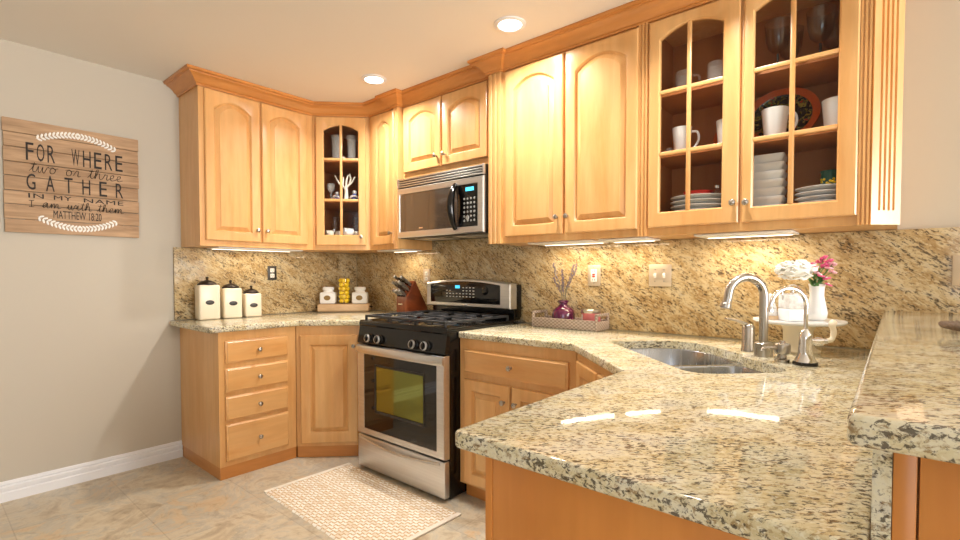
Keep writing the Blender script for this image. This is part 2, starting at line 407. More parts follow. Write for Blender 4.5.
def slab_drawer(parent, x0, x1, z0, z1, t=0.02):
    b = BM()
    rings(b, [outline(x0, x1, z0, z1, 0, 0), outline(x0, x1, z0, z1, 0, -t + 0.008), outline(x0 + 0.004, x1 - 0.004, z0 + 0.004, z1 - 0.004, 0, -t + 0.006),
              outline(x0 + 0.010, x1 - 0.010, z0 + 0.010, z1 - 0.010, 0, -t), outline(x0 + 0.012, x1 - 0.012, z0 + 0.012, z1 - 0.012, 0, -t)])
    o = part('drawer', b, MAPLE_H, parent); knob(o, (x0 + x1) / 2, (z0 + z1) / 2, -t); return o
def glass_door(parent, x0, x1, z0, z1, gx0, gx1, gz0, gz1, rise, mx, mz, kx, kz, t=0.02):
    b = BM(); e = 0.005
    rings(b, [outline(x0, x1, z0, z1, 0, 0), outline(x0, x1, z0, z1, 0, -t + e), outline(x0 + e, x1 - e, z0 + e, z1 - e, 0, -t),
              outline(gx0 - 0.006, gx1 + 0.006, gz0 - 0.006, gz1 + 0.006, rise, -t), outline(gx0, gx1, gz0, gz1, rise, -t + 0.006), outline(gx0, gx1, gz0, gz1, rise, 0)], closed=True)
    o = part('door', b, MAPLE, parent)
    b = BM(); box(b, mx - 0.009, mx + 0.009, -t + 0.001, -0.004, gz0 - 0.002, gz1 + 0.002, 0.004); part('muntin', b, MAPLE, o)
    for z in mz:
        b = BM(); box(b, gx0 - 0.002, gx1 + 0.002, -t + 0.002, -0.004, z - 0.009, z + 0.009, 0.004); part('muntin', b, MAPLE, o)
    b = BM(); rings(b, [outline(gx0 - 0.002, gx1 + 0.002, gz0 - 0.002, gz1 + 0.002, rise, -0.0035)], True, False); part('glass_pane', b, PANE, o, 'clear glass panes')
    knob(o, kx, kz, -t); return o
def fluted(parent, x0, x1, z0, z1, n, y0=-0.014, y1=0.0, name='fluted_stile'):
    """vertical strip with n grooves cut in its face"""
    b = BM(); w = (x1 - x0) / (2 * n + 1); pts = [(x0, y1), (x0, y0)]
    for k in range(n):
        a = x0 + w * (2 * k + 1); g = w * 0.5 + 0.002
        pts += [(a, y0), (a + 0.25 * w, y0 + 0.006), (a + 0.75 * w, y0 + 0.006), (a + w, y0)]
    pts += [(x1, y0), (x1, y1)]
    prism(b, pts, z0, z1); return part(name, b, MAPLE, parent)

UZ0, UZ1 = 1.379, 2.40
# ---- left wall upper cabinet (two solid doors)
t = thing('wall_cabinet', 'two-door maple wall cabinet above the three cream canisters', 'cabinet', (0.32, -1.375, 0), PI / 2)
b = BM(); box(b, 0, 0.763, 0, 0.32, UZ0, UZ1); part('body', b, MAPLE, t)
raised_door(t, 0.030, 0.370, 1.414, 2.344, 0.05, 0.345, 1.492)
raised_door(t, 0.384, 0.712, 1.414, 2.344, 0.05, 0.409, 1.492)
# ---- corner cabinet with a glass door (diagonal front)
CL = 0.29 * 2 ** 0.5
t = thing('corner_wall_cabinet', 'corner maple wall cabinet with one six-pane glass door', 'cabinet', (0.32, -0.61, 0), PI / 4)
def corner_pt(x, y):   # world -> local of the corner cabinet
    dx, dy = x - 0.32, y + 0.61; return ((dx + dy) * S2, (-dx + dy) * S2)
poly = [corner_pt(*p) for p in ((0.325, -0.606), (0.606, -0.325), (0.606, -0.003), (0.003, -0.003), (0.003, -0.606))]
b = BM(); prism(b, poly, UZ0, 1.478); part('floor_panel', b, MAPLE, t)
b = BM(); prism(b, poly, 2.345, UZ1); part('top_panel', b, MAPLE, t)
b = BM(); q = inset_poly(poly, 0.012); rings(b, [[(x, y, 1.478) for x, y in pl] for pl in (poly, q)] + [[(x, y, 2.345) for x, y in pl] for pl in (q, poly)], closed=True)
bmesh.ops.delete(b, geom=[f for f in b.faces if f.calc_center_median().y < 0.03], context='FACES'); part('inner_wall', b, INSIDE_SHADED, t)
qs = inset_poly(poly, 0.016)
for z in (1.744, 2.040):
    b = BM(); prism(b, [(x, max(y, 0.03)) for x, y in qs], z - 0.009, z + 0.009); part('shelf', b, INSIDE_SHADED, t)
b = BM(); rings(b, [[(x, y, z) for x, z in ((0, UZ0), (CL, UZ0), (CL, UZ1), (0, UZ1))] for y in (0, 0.02)] + [[(x, y, z) for x, z in ((0.05, 1.43), (CL - 0.05, 1.43), (CL - 0.05, 2.34), (0.05, 2.34))] for y in (0.02, 0)], closed=True)
part('face_frame', b, MAPLE, t)
glass_door(t, 0.026, 0.384, 1.414, 2.344, 0.083, 0.330, 1.490, 2.285, 0.04, 0.2065, (1.744, 2.040), 0.352, 1.475)
# ---- narrow cabinet
t = thing('narrow_wall_cabinet', 'narrow single-door maple wall cabinet between glass corner cabinet and microwave', 'cabinet', (0.612, -0.32, 0))
b = BM(); box(b, 0, 0.342, 0, 0.317, UZ0, UZ1); part('body', b, MAPLE, t)
raised_door(t, 0.050, 0.290, 1.414, 2.344, 0.04, 0.268, 1.49, stile=0.045)
fluted(t, 0.298, 0.342, UZ0, UZ1, 2, -0.022)
# ---- cabinet above the microwave
t = thing('wall_cabinet', 'short two-door maple wall cabinet right above the microwave', 'cabinet', (0.956, -0.292, 0))
b = BM(); box(b, 0, 0.802, 0, 0.29, 1.86, UZ1); part('body', b, MAPLE, t)
raised_door(t, 0.018, 0.380, 1.898, 2.344, 0.045, 0.346, 1.966)
raised_door(t, 0.393, 0.766, 1.898, 2.344, 0.045, 0.420, 1.966)
# ---- tall double door cabinet
t = thing('wall_cabinet', 'tall two-door solid maple wall cabinet between microwave and glass-door cabinet', 'cabinet', (1.762, -0.32, 0))
b = BM(); box(b, 0, 0.918, 0, 0.317, UZ0, UZ1); part('body', b, MAPLE, t)
fluted(t, 0.0, 0.085, UZ0, UZ1, 2, -0.022)
raised_door(t, 0.116, 0.492, 1.414, 2.340, 0.055, 0.462, 1.50)
raised_door(t, 0.506, 0.890, 1.414, 2.340, 0.055, 0.525, 1.50)
# ---- glass-door cabinet with chamfered fluted end
t = thing('glass_wall_cabinet', 'maple wall cabinet with two six-pane glass doors above the sink counter', 'cabinet', (2.682, -0.32, 0))
GW = 0.816
b = BM(); box(b, 0, GW, 0.02, 0.317, UZ0, 1.452); part('floor_panel', b, MAPLE, t)
b = BM(); box(b, 0, GW, 0.02, 0.317, 2.345, UZ1); part('top_panel', b, MAPLE, t)
for x in (0, GW - 0.018):
    b = BM(); box(b, x, x + 0.018, 0.02, 0.317, 1.40, 2.345); part('side_panel', b, INSIDE_SHADED, t)
b = BM(); box(b, 0.018, GW - 0.018, 0.305, 0.317, 1.40, 2.345); part('back_panel', b, INSIDE_SHADED, t)
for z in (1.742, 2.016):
    b = BM(); box(b, 0.018, GW - 0.018, 0.022, 0.305, z - 0.009, z + 0.009); part('shelf', b, INSIDE_SHADED, t)
b = BM()
for a in ((0, 0.05, UZ0, UZ1), (GW - 0.05, GW, UZ0, UZ1), (0.378, 0.428, UZ0, UZ1), (0.05, 0.378, UZ0, 1.43), (0.428, GW - 0.05, UZ0, 1.43), (0.05, 0.378, 2.33, UZ1), (0.428, GW - 0.05, 2.33, UZ1)): box(b, a[0], a[1], 0, 0.02, a[2], a[3])
part('face_frame', b, MAPLE, t)
fluted(t, -0.030, 0.012, UZ0, UZ1, 2, -0.012)
glass_door(t, 0.022, 0.398, 1.414, 2.340, 0.073, 0.333, 1.482, 2.292, 0.042, 0.197, (1.742, 2.016), 0.380, 1.495)
glass_door(t, 0.410, 0.782, 1.414, 2.340, 0.449, 0.722, 1.474, 2.292, 0.042, 0.579, (1.742, 2.016), 0.428, 1.492)
fluted(t, 0.784, GW, UZ0, UZ1, 2, -0.010)
b = BM(); prism(b, [(GW, 0), (GW + 0.079, 0.079), (GW + 0.079, 0.317), (GW, 0.317)], UZ0, UZ1); part('end_body', b, MAPLE, t)
b = BM(); Mx = Matrix.Translation((GW, 0, 0)) @ Matrix.Rotation(PI / 4, 4, 'Z'); w = 0.112
pts = [(0, 0), (0, -0.010)]
for k in range(4):
    a = 0.026 + k * 0.018; pts += [(a, -0.010), (a + 0.003, -0.004), (a + 0.006, -0.004), (a + 0.009, -0.010)]
pts += [(w, -0.010), (w, 0)]
prism(b, pts, UZ0 + 0.05, 2.36, Mx); part('fluted_panel', b, MAPLE, t)
b = BM(); prism(b, [(0, 0), (0, -0.010), (w, -0.010), (w, 0)], UZ0, UZ0 + 0.05, Mx); part('end_rail', b, MAPLE, t)

# ---- crown moulding over all wall cabinets
def sweep(bm, path, prof):
    loops = []; n = len(path)
    for i in range(n):
        p = Vector(path[i]); ns = []
        for a, c in ((i - 1, i), (i, i + 1)):
            if a >= 0 and c < n:
                d = (Vector(path[c]) - Vector(path[a])).normalized(); ns.append(Vector((d.y, -d.x)))
        m = ns[0] if len(ns) == 1 else (ns[0] + ns[1]) / (1 + ns[0].dot(ns[1]))
        loops.append([(p.x + m.x * o, p.y + m.y * o, z) for o, z in prof])
    rings(bm, loops)
crown_prof = [(0.001, 2.350), (0.010, 2.350), (0.013, 2.358), (0.011, 2.362), (0.018, 2.366), (0.026, 2.372), (0.034, 2.384), (0.050, 2.398), (0.068, 2.406), (0.070, 2.412), (0.082, 2.414), (0.086, 2.420), (0.086, 2.4295), (0.001, 2.4295)]
b = BM()
sweep(b, [(0.002, -1.376), (0.321, -1.376), (0.321, -0.6105), (0.6115, -0.321), (0.906, -0.321), (0.906, -0.343), (0.955, -0.343), (0.955, -0.293), (1.761, -0.293), (1.761, -0.343), (1.848, -0.343), (1.848, -0.321), (3.498, -0.321), (3.579, -0.2405), (3.579, -0.002)], crown_prof)
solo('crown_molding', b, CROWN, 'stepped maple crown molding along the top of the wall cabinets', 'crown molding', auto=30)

# ------------------------------------------------------------------ under-cabinet lights
def strip_light(name, x0, x1, loc, rotz, label, power):
    t = thing('under_cabinet_light', label, 'light', loc, rotz, None)
    b = BM(); box(b, x0, x1, 0.03, 0.22, -0.010, -0.001, 0.003); part('housing', b, PLASTIC, t)
    b = BM(); box(b, x0 + 0.02, x1 - 0.02, 0.178, 0.192, -0.0125, -0.010); part('lens', b, LEDSTRIP, t, 'glowing lens')
    c, s = math.cos(rotz), math.sin(rotz); mx = (x0 + x1) / 2; my = 0.185
    area('strip_glow', (loc[0] + c * mx - s * my, loc[1] + s * mx + c * my, loc[2] - 0.0145), (0, 0, rotz), x1 - x0 - 0.05, 0.012, power, (1.0, 0.80, 0.55))
strip_light('a', 0.24, 0.64, (1.762, -0.32, UZ0), 0, 'white light bar under the tall solid double-door cabinet', 1.6)
strip_light('b', 0.21, 0.58, (2.682, -0.32, UZ0), 0, 'white light bar under the glass-door cabinet by the sink', 1.6)
strip_light('c', 0.12, 0.70, (0.32, -1.375, UZ0), PI / 2, 'white light bar under the left cabinet over the canisters', 0.8)
strip_light('d', 0.04, 0.32, (0.612, -0.32, UZ0), 0, 'short white light bar under the narrow cabinet beside the range', 0.9)

strip_light('e', 0.67, 0.915, (1.762, -0.32, UZ0), 0, 'white light bar under the seam between solid and glass-door cabinets', 0.8)

# ------------------------------------------------------------------ backsplash
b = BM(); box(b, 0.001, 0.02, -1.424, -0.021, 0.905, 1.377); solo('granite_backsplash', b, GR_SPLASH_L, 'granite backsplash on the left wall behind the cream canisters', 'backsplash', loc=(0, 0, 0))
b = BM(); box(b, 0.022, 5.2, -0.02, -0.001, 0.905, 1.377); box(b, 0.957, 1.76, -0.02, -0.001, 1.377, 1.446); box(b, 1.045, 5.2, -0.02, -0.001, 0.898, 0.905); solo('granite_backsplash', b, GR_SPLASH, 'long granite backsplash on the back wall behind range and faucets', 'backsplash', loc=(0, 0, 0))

# ------------------------------------------------------------------ base cabinets
CT0, CT1 = 0.863, 0.897
LT0, LT1 = 0.868, 0.904
t = thing('drawer_base_cabinet', 'maple base cabinet with a stack of four drawers against the left wall', 'cabinet', (0.61, -1.392, 0), PI / 2)
b = BM(); box(b, 0, 0.475, 0, 0.607, 0.075, LT0); part('body', b, MAPLE, t)
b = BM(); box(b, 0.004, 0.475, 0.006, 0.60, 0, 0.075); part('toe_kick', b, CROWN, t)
for z0, z1 in ((0.682, 0.812), (0.512, 0.652), (0.345, 0.486), (0.105, 0.322)): slab_drawer(t, 0.034, 0.416, z0, z1)
t = thing('corner_base_cabinet', 'corner maple base cabinet with one raised-panel door on the diagonal', 'cabinet', (0.61, -0.914, 0), PI / 4)
L2 = 0.304 * 2 ** 0.5
def cpt(x, y):
    dx, dy = x - 0.61, y + 0.914; return ((dx + dy) * S2, (-dx + dy) * S2)
poly = [cpt(*p) for p in ((0.612, -0.912), (0.916, -0.612), (1.036, -0.612), (1.036, -0.003), (0.003, -0.003), (0.003, -0.912))]
b = BM(); prism(b, poly, 0.075, LT0); part('body', b, MAPLE, t)
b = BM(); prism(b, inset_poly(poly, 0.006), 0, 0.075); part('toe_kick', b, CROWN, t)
raised_door(t, 0.030, 0.398, 0.098, 0.805, 0.0, 0.374, 0.735, stile=0.06, rail=0.07, top=0.06)

t = thing('base_cabinet', 'maple base cabinet with one drawer over two doors right of the range', 'cabinet', (1.808, -0.635, 0))
b = BM(); box(b, 0, 0.70, 0, 0.613, 0.085, CT0); part('body', b, MAPLE, t)
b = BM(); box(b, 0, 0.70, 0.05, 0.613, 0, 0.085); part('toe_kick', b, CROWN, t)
slab_drawer(t, 0.040, 0.664, 0.685, 0.808)
raised_door(t, 0.040, 0.342, 0.10, 0.652, 0, 0.312, 0.572)
raised_door(t, 0.354, 0.664, 0.10, 0.652, 0, 0.384, 0.572)
# diagonal sink cabinet: face from (2.51,-0.66) to (2.955,-1.105)
t = thing('sink_base_cabinet', 'diagonal maple sink cabinet tucked in the inner corner under the counter', 'cabinet', (2.512, -0.637, 0), -PI / 4)
def spt(x, y):
    dx, dy = x - 2.512, y + 0.637; return ((dx - dy) * S2, (dx + dy) * S2)
poly = [spt(*p) for p in ((2.512, -0.637), (2.976, -1.101), (3.555, -1.101), (3.555, -0.022), (2.512, -0.022))]
b = BM(); rings(b, [[(x, y, z) for x, y in pl] for pl, z in ((poly, 0.085), (poly, CT0), (inset_poly(poly, 0.02), CT0), (inset_poly(poly, 0.02), 0.10))], True, True); part('body', b, MAPLE, t)
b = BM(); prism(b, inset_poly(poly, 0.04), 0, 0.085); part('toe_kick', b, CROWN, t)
raised_door(t, 0.05, 0.32, 0.10, 0.83, 0, 0.29, 0.62); raised_door(t, 0.335, 0.61, 0.10, 0.83, 0, 0.365, 0.62)
# peninsula
t = thing('peninsula_cabinet', 'maple peninsula cabinet with a plain end panel in the foreground', 'cabinet', (2.978, -1.83, 0))
b = BM(); box(b, 0, 0.578, 0.012, 0.725, 0.085, CT0); part('body', b, MAPLE, t)
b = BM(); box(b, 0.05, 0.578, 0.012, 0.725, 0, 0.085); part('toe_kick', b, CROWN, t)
b = BM(); box(b, 0, 0.0175, 0, 0.012, 0, CT0, 0.0015); part('corner_stile', b, PANEL, t)
b = BM(); box(b, 0.0185, 0.578, 0.001, 0.012, 0, CT0, 0.001); part('end_panel', b, PANEL, t)
for i, (a, c) in enumerate(((0.03, 0.36), (0.37, 0.70))):
    pass
# raised bar support
t = thing('bar_support', 'wood-panelled half wall carrying the raised granite bar at right', 'half wall', (3.5785, -1.838, 0))
b = BM(); box(b, 0, 0.46, 0.014, 1.816, 0, 1.020); part('body', b, PANEL, t)
b = BM(); box(b, 0, 0.0205, 0, 0.014, 0, 1.020, 0.0015); part('corner_stile', b, PANEL, t)
b = BM(); box(b, 0.0225, 0.46, 0.001, 0.014, 0, 1.020, 0.001); part('end_panel', b, PANEL, t)
b = BM(); box(b, 3.5605, 3.578, -1.838, -0.021, 0.898, 1.020); solo('granite_riser', b, GR_EDGE, 'vertical granite strip between the counter and the raised bar', 'riser', loc=(0, 0, 0))

# ------------------------------------------------------------------ countertops
b = BM()
slab(b, round_poly([(0.021, -1.452), (0.645, -1.452), (0.645, -0.928), (0.931, -0.642), (1.040, -0.642), (1.040, -0.021), (0.021, -0.021)], [0, 0.012, 0.01, 0.01, 0, 0, 0], 3), LT0, LT1)
solo('granite_countertop', b, GR_TOP, 'granite countertop on the left run under canisters and knife block', 'countertop', loc=(0, 0, 0))
def sk(s, d):   # sink frame (s along the diagonal front, d behind it) -> world
    ox, oy = 2.570, -0.495
    return (ox + (s + d) * S2, oy + (-s + d) * S2)
def bowl_outline(s0, s1, d0, d1, r):
    pts = round_poly([(s0, d0), (s1, d0), (s1, d1), (s0, d1)], r, 7); return [sk(*p) for p in pts]
FAR = bowl_outline(0.0, 0.410, 0.02, 0.40, [0.05, 0.04, 0.10, 0.19])
NEAR = bowl_outline(0.435, 0.735, 0.03, 0.365, [0.04, 0.09, 0.10, 0.06])
cut = round_poly([(0.0, 0.018), (0.737, 0.026), (0.737, 0.370), (0.445, 0.370), (0.405, 0.403), (0.0, 0.403)], [0.05, 0.09, 0.10, 0.02, 0.05, 0.19], 7)
HOLE = [sk(*p) for p in cut][::-1]
b = BM()
slab(b, round_poly([(1.805, -0.65), (2.497, -0.65), (2.920, -1.073), (2.920, -1.862), (3.560, -1.862), (3.560, -0.021), (1.805, -0.021)], [0.01, 0.02, 0.015, 0.018, 0, 0, 0], 4), CT0, CT1, 0.007, HOLE)
solo('granite_countertop', b, GR_TOP, 'large granite countertop with the sink running out onto the peninsula', 'countertop', loc=(0, 0, 0))
b = BM()
slab(b, round_poly([(3.540, -1.908), (4.15, -1.908), (4.15, -0.021), (3.540, -0.021)], [0.012, 0.02, 0, 0], 5), 1.021, 1.055, 0.007)
solo('granite_bar_top', b, GR_TOP, 'raised granite bar top in the right foreground', 'countertop', loc=(0, 0, 0))
# sink
t = thing('kitchen_sink', 'undermount stainless double-bowl sink set diagonally in the corner', 'sink', (0, 0, CT0))
b = BM(); es = []
for lp in (inset_poly(cut, -0.015), bowl_outline(0.0, 0.410, 0.02, 0.40, [0.05, 0.04, 0.10, 0.19]), NEAR):
    pts = [sk(*p) for p in lp] if lp[0][0] < 1.5 else lp
    vs = [b.verts.new((x, y, -0.0012)) for x, y in pts]; es += [b.edges.new((vs[i], vs[(i + 1) % len(vs)])) for i in range(len(vs))]
bmesh.ops.triangle_fill(b, edges=es, use_beauty=True); part('rim', b, SINKSTEEL, t)
for nm, o in (('sink_bowl', FAR), ('sink_bowl', NEAR)):
    c = Vector((sum(p[0] for p in o) / len(o), sum(p[1] for p in o) / len(o)))
    def sc(f): return [((p[0] - c.x) * f + c.x, (p[1] - c.y) * f + c.y) for p in o]
    b = BM(); rings(b, [[(x, y, z) for x, y in sc(f)] for f, z in ((1.0, -0.0012), (0.985, -0.006), (0.965, -0.12), (0.93, -0.158), (0.86, -0.172), (0.15, -0.178))], False, True)
    s = part(nm, b, SINKSTEEL, t)
    b = BM(); lathe(b, [(0.045, -0.177), (0.044, -0.173), (0.036, -0.174), (0.032, -0.1765), (0.001, -0.1765)], (c.x, c.y, 0), 20); part('drain', b, CHROME, s)

# ------------------------------------------------------------------ gas range
t = thing('gas_range', 'stainless and black gas range between the corner cabinet and drawer cabinet', 'range', (1.045, -0.74, 0))
RW = 0.757
b = BM(); box(b, 0.001, RW - 0.001, 0.03, 0.70, 0.012, 0.895, 0.003); part('body', b, BLACK, t)
for x in (0.04, RW - 0.04):
    for y in (0.07, 0.64):
        b = BM(); lathe(b, [(0.018, 0), (0.018, 0.006), (0.010, 0.008), (0.010, 0.013)], (x, y, 0), 12); part('foot', b, BLACK, t)
b = BM(); box(b, 0.002, RW - 0.002, -0.008, 0.032, 0.020, 0.216, 0.006, 3); d = part('storage_drawer', b, STEEL, t)
b = BM(); pts = [(0.035 + 0.687 * s / 20, -0.010 - 0.016 * math.sin(PI * s / 20), 0.203 - 0.022 * math.sin(PI * s / 20)) for s in range(21)]
tube(b, pts, 0.009, 10, 0.8); part('handle', b, STEEL, d)
# oven door: steel frame, black glass, tinted window, handle bar
b = BM()
def fr(x0, x1, z0, z1, y): return [(x0, y, z0), (x1, y, z0), (x1, y, z1), (x0, y, z1)]
rings(b, [fr(0.002, RW - 0.002, 0.226, 0.774, 0.03), fr(0.002, RW - 0.002, 0.226, 0.774, -0.004), fr(0.006, RW - 0.006, 0.230, 0.770, -0.010),
          fr(0.066, RW - 0.058, 0.262, 0.726, -0.010), fr(0.068, RW - 0.060, 0.264, 0.724, -0.006), fr(0.068, RW - 0.060, 0.264, 0.724, 0.03)], closed=True)
d = part('oven_door', b, STEEL, t)
b = BM(); box(b, 0.067, RW - 0.059, -0.007, 0.02, 0.263, 0.725); part('door_glass', b, BLACKGLASS, d, 'black oven door glass')
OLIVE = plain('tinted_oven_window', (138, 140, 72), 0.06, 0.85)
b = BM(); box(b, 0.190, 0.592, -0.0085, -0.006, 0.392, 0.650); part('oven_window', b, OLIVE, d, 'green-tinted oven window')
b = BM(); rings(b, [fr(0.172, 0.604, 0.374, 0.664, -0.0068), fr(0.172, 0.604, 0.374, 0.664, -0.0095), fr(0.184, 0.596, 0.387, 0.654, -0.0095), fr(0.184, 0.596, 0.387, 0.654, -0.0068)], closed=True); part('window_frame', b, DARKGREY, d)
b = BM(); loops = []
for s in range(25):
    x = 0.004 + (RW - 0.008) * s / 24; q = math.sin(PI * s / 24); y = -0.012 - 0.036 * q ** 0.6; zc = 0.748 + 0.006 * q
    loops.append([(x, y + a, zc + c) for a, c in ((0.010, -0.022), (-0.004, -0.024), (-0.010, -0.014), (-0.011, 0.010), (-0.004, 0.021), (0.010, 0.022))])
rings(b, loops); part('handle', b, STEEL, d)
# control panel and knobs
b = BM(); prism_pts = [(0.0, 0.779), (-0.006, 0.784), (0.012, 0.885), (0.006, 0.893), (0.012, 0.914), (0.05, 0.918), (0.05, 0.779)]
rings(b, [[(x, y, z) for y, z in prism_pts] for x in (0.001, RW - 0.001)]); part('control_panel', b, BLACK, t)
for kx in (0.122, 0.216, 0.520, 0.616):
    b = BM(); M = Matrix.Translation((kx, -0.0005, 0.815)) @ Matrix.Rotation(math.radians(-9), 4, 'X') @ RX
    lathe(b, [(0.027, 0), (0.029, 0.004), (0.024, 0.008), (0.022, 0.024), (0.020, 0.030), (0.001, 0.030)], n=20, M=M); box(b, -0.004, 0.004, -0.021, 0.021, 0.028, 0.036, 0.002, 2, M)
    k = part('burner_knob', b, BLACK, t)
    b = BM(); lathe(b, [(0.0235, 0.020), (0.0245, 0.024), (0.0225, 0.031), (0.019, 0.0315), (0.019, 0.030), (0.0215, 0.029)], n=20, M=M, closed=True); part('knob_ring', b, STEEL, k, 'steel ring')
b = BM(); box(b, 0.0, RW, 0.010, 0.60, 0.893, 0.920, 0.006, 3); part('cooktop', b, BLACK, t)
for bx, by, r in ((0.17, 0.17, 0.045), (0.17, 0.44, 0.038), (0.585, 0.17, 0.048), (0.585, 0.44, 0.036), (0.378, 0.30, 0.05)):
    b = BM(); lathe(b, [(r + 0.02, 0.919), (r + 0.018, 0.923), (r, 0.926), (r, 0.932), (r - 0.004, 0.935), (0.001, 0.936)], (bx, by, 0), 20); part('burner', b, IRON, t)
for gx0, gx1 in ((0.03, 0.262), (0.266, 0.490), (0.494, 0.727)):
    b = BM(); w = 0.006; z0, z1 = 0.938, 0.951; y0, y1 = 0.035, 0.575
    for y in (y0, (y0 + y1) / 2, y1): box(b, gx0, gx1, y - w, y + w, z0, z1, 0.002, 1)
    for x in (gx0 + w, gx1 - w): box(b, x - w, x + w, y0, y1, z0, z1, 0.002, 1)
    xm = (gx0 + gx1) / 2
    for y in ((y0 * 3 + y1) / 4, (y0 + y1 * 3) / 4):
        for sg in (-1, 1):
            box(b, xm + sg * 0.028, xm + sg * (xm - gx0), y - w * 0.8, y + w * 0.8, z0, z1, 0.002, 1)
            box(b, xm - w * 0.8, xm + w * 0.8, y + sg * 0.03, y + sg * 0.13, z0, z1, 0.002, 1)
    for x in (gx0 + w, gx1 - w):
        for y in (y0, y1): box(b, x - w, x + w, y - w, y + w, 0.9185, z0 + 0.003)
    part('grate', b, IRON, t)
# backguard
def arc_top(x0, x1, zb, zs, zt, y, n=16): return [(x0, y, zb), (x1, y, zb)] + [(x1 + (x0 - x1) * k / n, y, zs + (zt - zs) * (1 - (2 * k / n - 1) ** 2)) for k in range(n + 1)]
b = BM(); box(b, 0.01, RW - 0.030, 0.635, 0.70, 0.915, 0.995); part('backguard_base', b, BLACK, t)
b = BM(); e = 0.006
GW2 = RW - 0.014
rings(b, [arc_top(0, GW2, 0.975, 1.132, 1.158, 0.66), arc_top(0, GW2, 0.975, 1.132, 1.158, 0.596), arc_top(e, GW2 - e, 0.975 + e, 1.132 - e, 1.158 - e, 0.590)]); g = part('backguard', b, STEEL, t); g.location = (-0.012, 0, 0.010)
b = BM(); box(b, -0.010, RW - 0.024, 0.655, 0.71, 0.93, 1.138, 0.006); part('backguard_back', b, BLACK, t)
b = BM()
rings(b, [arc_top(0.045 + d2, 0.665 - d2, 1.000 + d2, 1.122 - d2, 1.146 - d2, y) for d2, y in ((0, 0.592), (0, 0.5885), (0.004, 0.587))]); part('control_glass', b, BLACKGLASS, g, 'black glass control panel')
b = BM(); box(b, 0.285, 0.325, 0.5855, 0.588, 1.098, 1.118); part('clock_display', b, DISPLAY, g, 'blue lit clock display')
b = BM()
for i in range(9):
    for j in range(4):
        if 2 <= i <= 4 and j > 1: continue
        if i < 2 and j == 3: continue
        x = 0.20 + i * 0.030; box(b, x, x + 0.014, 0.5858, 0.588, 1.040 + j * 0.020, 1.045 + j * 0.020)
part('key_markings', b, GREYPLATE, g)
b = BM(); lathe(b, [(0.026, 0), (0.026, 0.004), (0.020, 0.007), (0.001, 0.007)], n=20, M=Matrix.Translation((0.545, 0.588, 1.085)) @ RX); part('dial', b, BLACK, g)
b = BM(); box(b, 0.345, 0.385, 0.5885, 0.5905, 0.984, 0.992, 0.0005); part('badge', b, CHROME, g)

# ------------------------------------------------------------------ over-the-range microwave
t = thing('microwave_oven', 'stainless over-the-range microwave with black control panel', 'microwave', (0.985, -0.372, 1.447))
MW = 0.770
b = BM(); box(b, 0.0, MW, 0.014, 0.35, 0.004, 0.396, 0.002); part('body', b, BLACK, t)
b = BM(); box(b, 0.01, MW - 0.01, 0.02, 0.34, -0.004, 0.004); u = part('underside', b, DARKGREY, t)
for x in (0.06, 0.42):
    b = BM(); box(b, x, x + 0.28, 0.10, 0.26, -0.007, -0.004, 0.001); part('grease_filter', b, STEEL, u)
b = BM(); box(b, 0.002, MW - 0.002, 0.010, 0.02, 0.334, 0.396); part('grille_back', b, BLACK, t)
b = BM(); box(b, 0, 0.012, -0.004, 0.012, 0.335, 0.397, 0.002); box(b, MW - 0.012, MW, -0.004, 0.012, 0.335, 0.397, 0.002)
for k in range(4): box(b, 0, MW, -0.004, 0.012, 0.337 + k * 0.0155, 0.3455 + k * 0.0155, 0.003)
part('vent_grille', b, STEEL, t)
b = BM()
rings(b, [fr(0, MW - 0.004, 0.0, 0.331, 0.016), fr(0, MW - 0.004, 0.0, 0.331, 0.004), fr(0.006, MW - 0.010, 0.006, 0.325, -0.003), fr(0.026, 0.722, 0.038, 0.292, -0.003), fr(0.028, 0.720, 0.040, 0.290, 0.001), fr(0.028, 0.720, 0.040, 0.290, 0.016)], closed=True)
d = part('front_frame', b, STEEL, t)
MWGLASS = plain('microwave_window', (62, 52, 44), 0.08, 0.0, 1.0, 0.8)
b = BM(); box(b, 0.027, 0.565, 0.0, 0.015, 0.039, 0.291); w = part('door_window', b, MWGLASS, t, 'dark reflective microwave window')
b = BM(); box(b, 0.215, 0.250, -0.001, 0.0, 0.053, 0.061); part('badge', b, CHROME, w)
b = BM(); box(b, 0.566, 0.721, -0.001, 0.015, 0.039, 0.291, 0.002); cp = part('control_panel', b, BLACK, t)
b = BM(); box(b, 0.626, 0.690, -0.0025, -0.001, 0.250, 0.272); part('clock_display', b, DISPLAY, cp, 'blue lit clock display')
BUTTONS = plain('grey_buttons', (150, 148, 144), 0.5)
b = BM()
for i in range(4):
    for j in range(6):
        lathe(b, [(0.0075, 0), (0.0065, 0.0018), (0.001, 0.002)], n=8, M=Matrix.Translation((0.615 + i * 0.0265, -0.001, 0.075 + j * 0.026)) @ RX)
lathe(b, [(0.014, 0), (0.012, 0.003), (0.001, 0.003)], n=14, M=Matrix.Translation((0.640, -0.001, 0.092)) @ RX)
part('buttons', b, BUTTONS, cp)
b = BM(); pts = [(0.545, -0.004 - 0.045 * math.sin(PI * k / 14) ** 0.7, 0.030 + 0.268 * k / 14) for k in range(15)]
tube(b, pts, [0.014 + 0.011 * math.sin(PI * k / 14) for k in range(15)], 12); part('handle', b, BLACK, t)

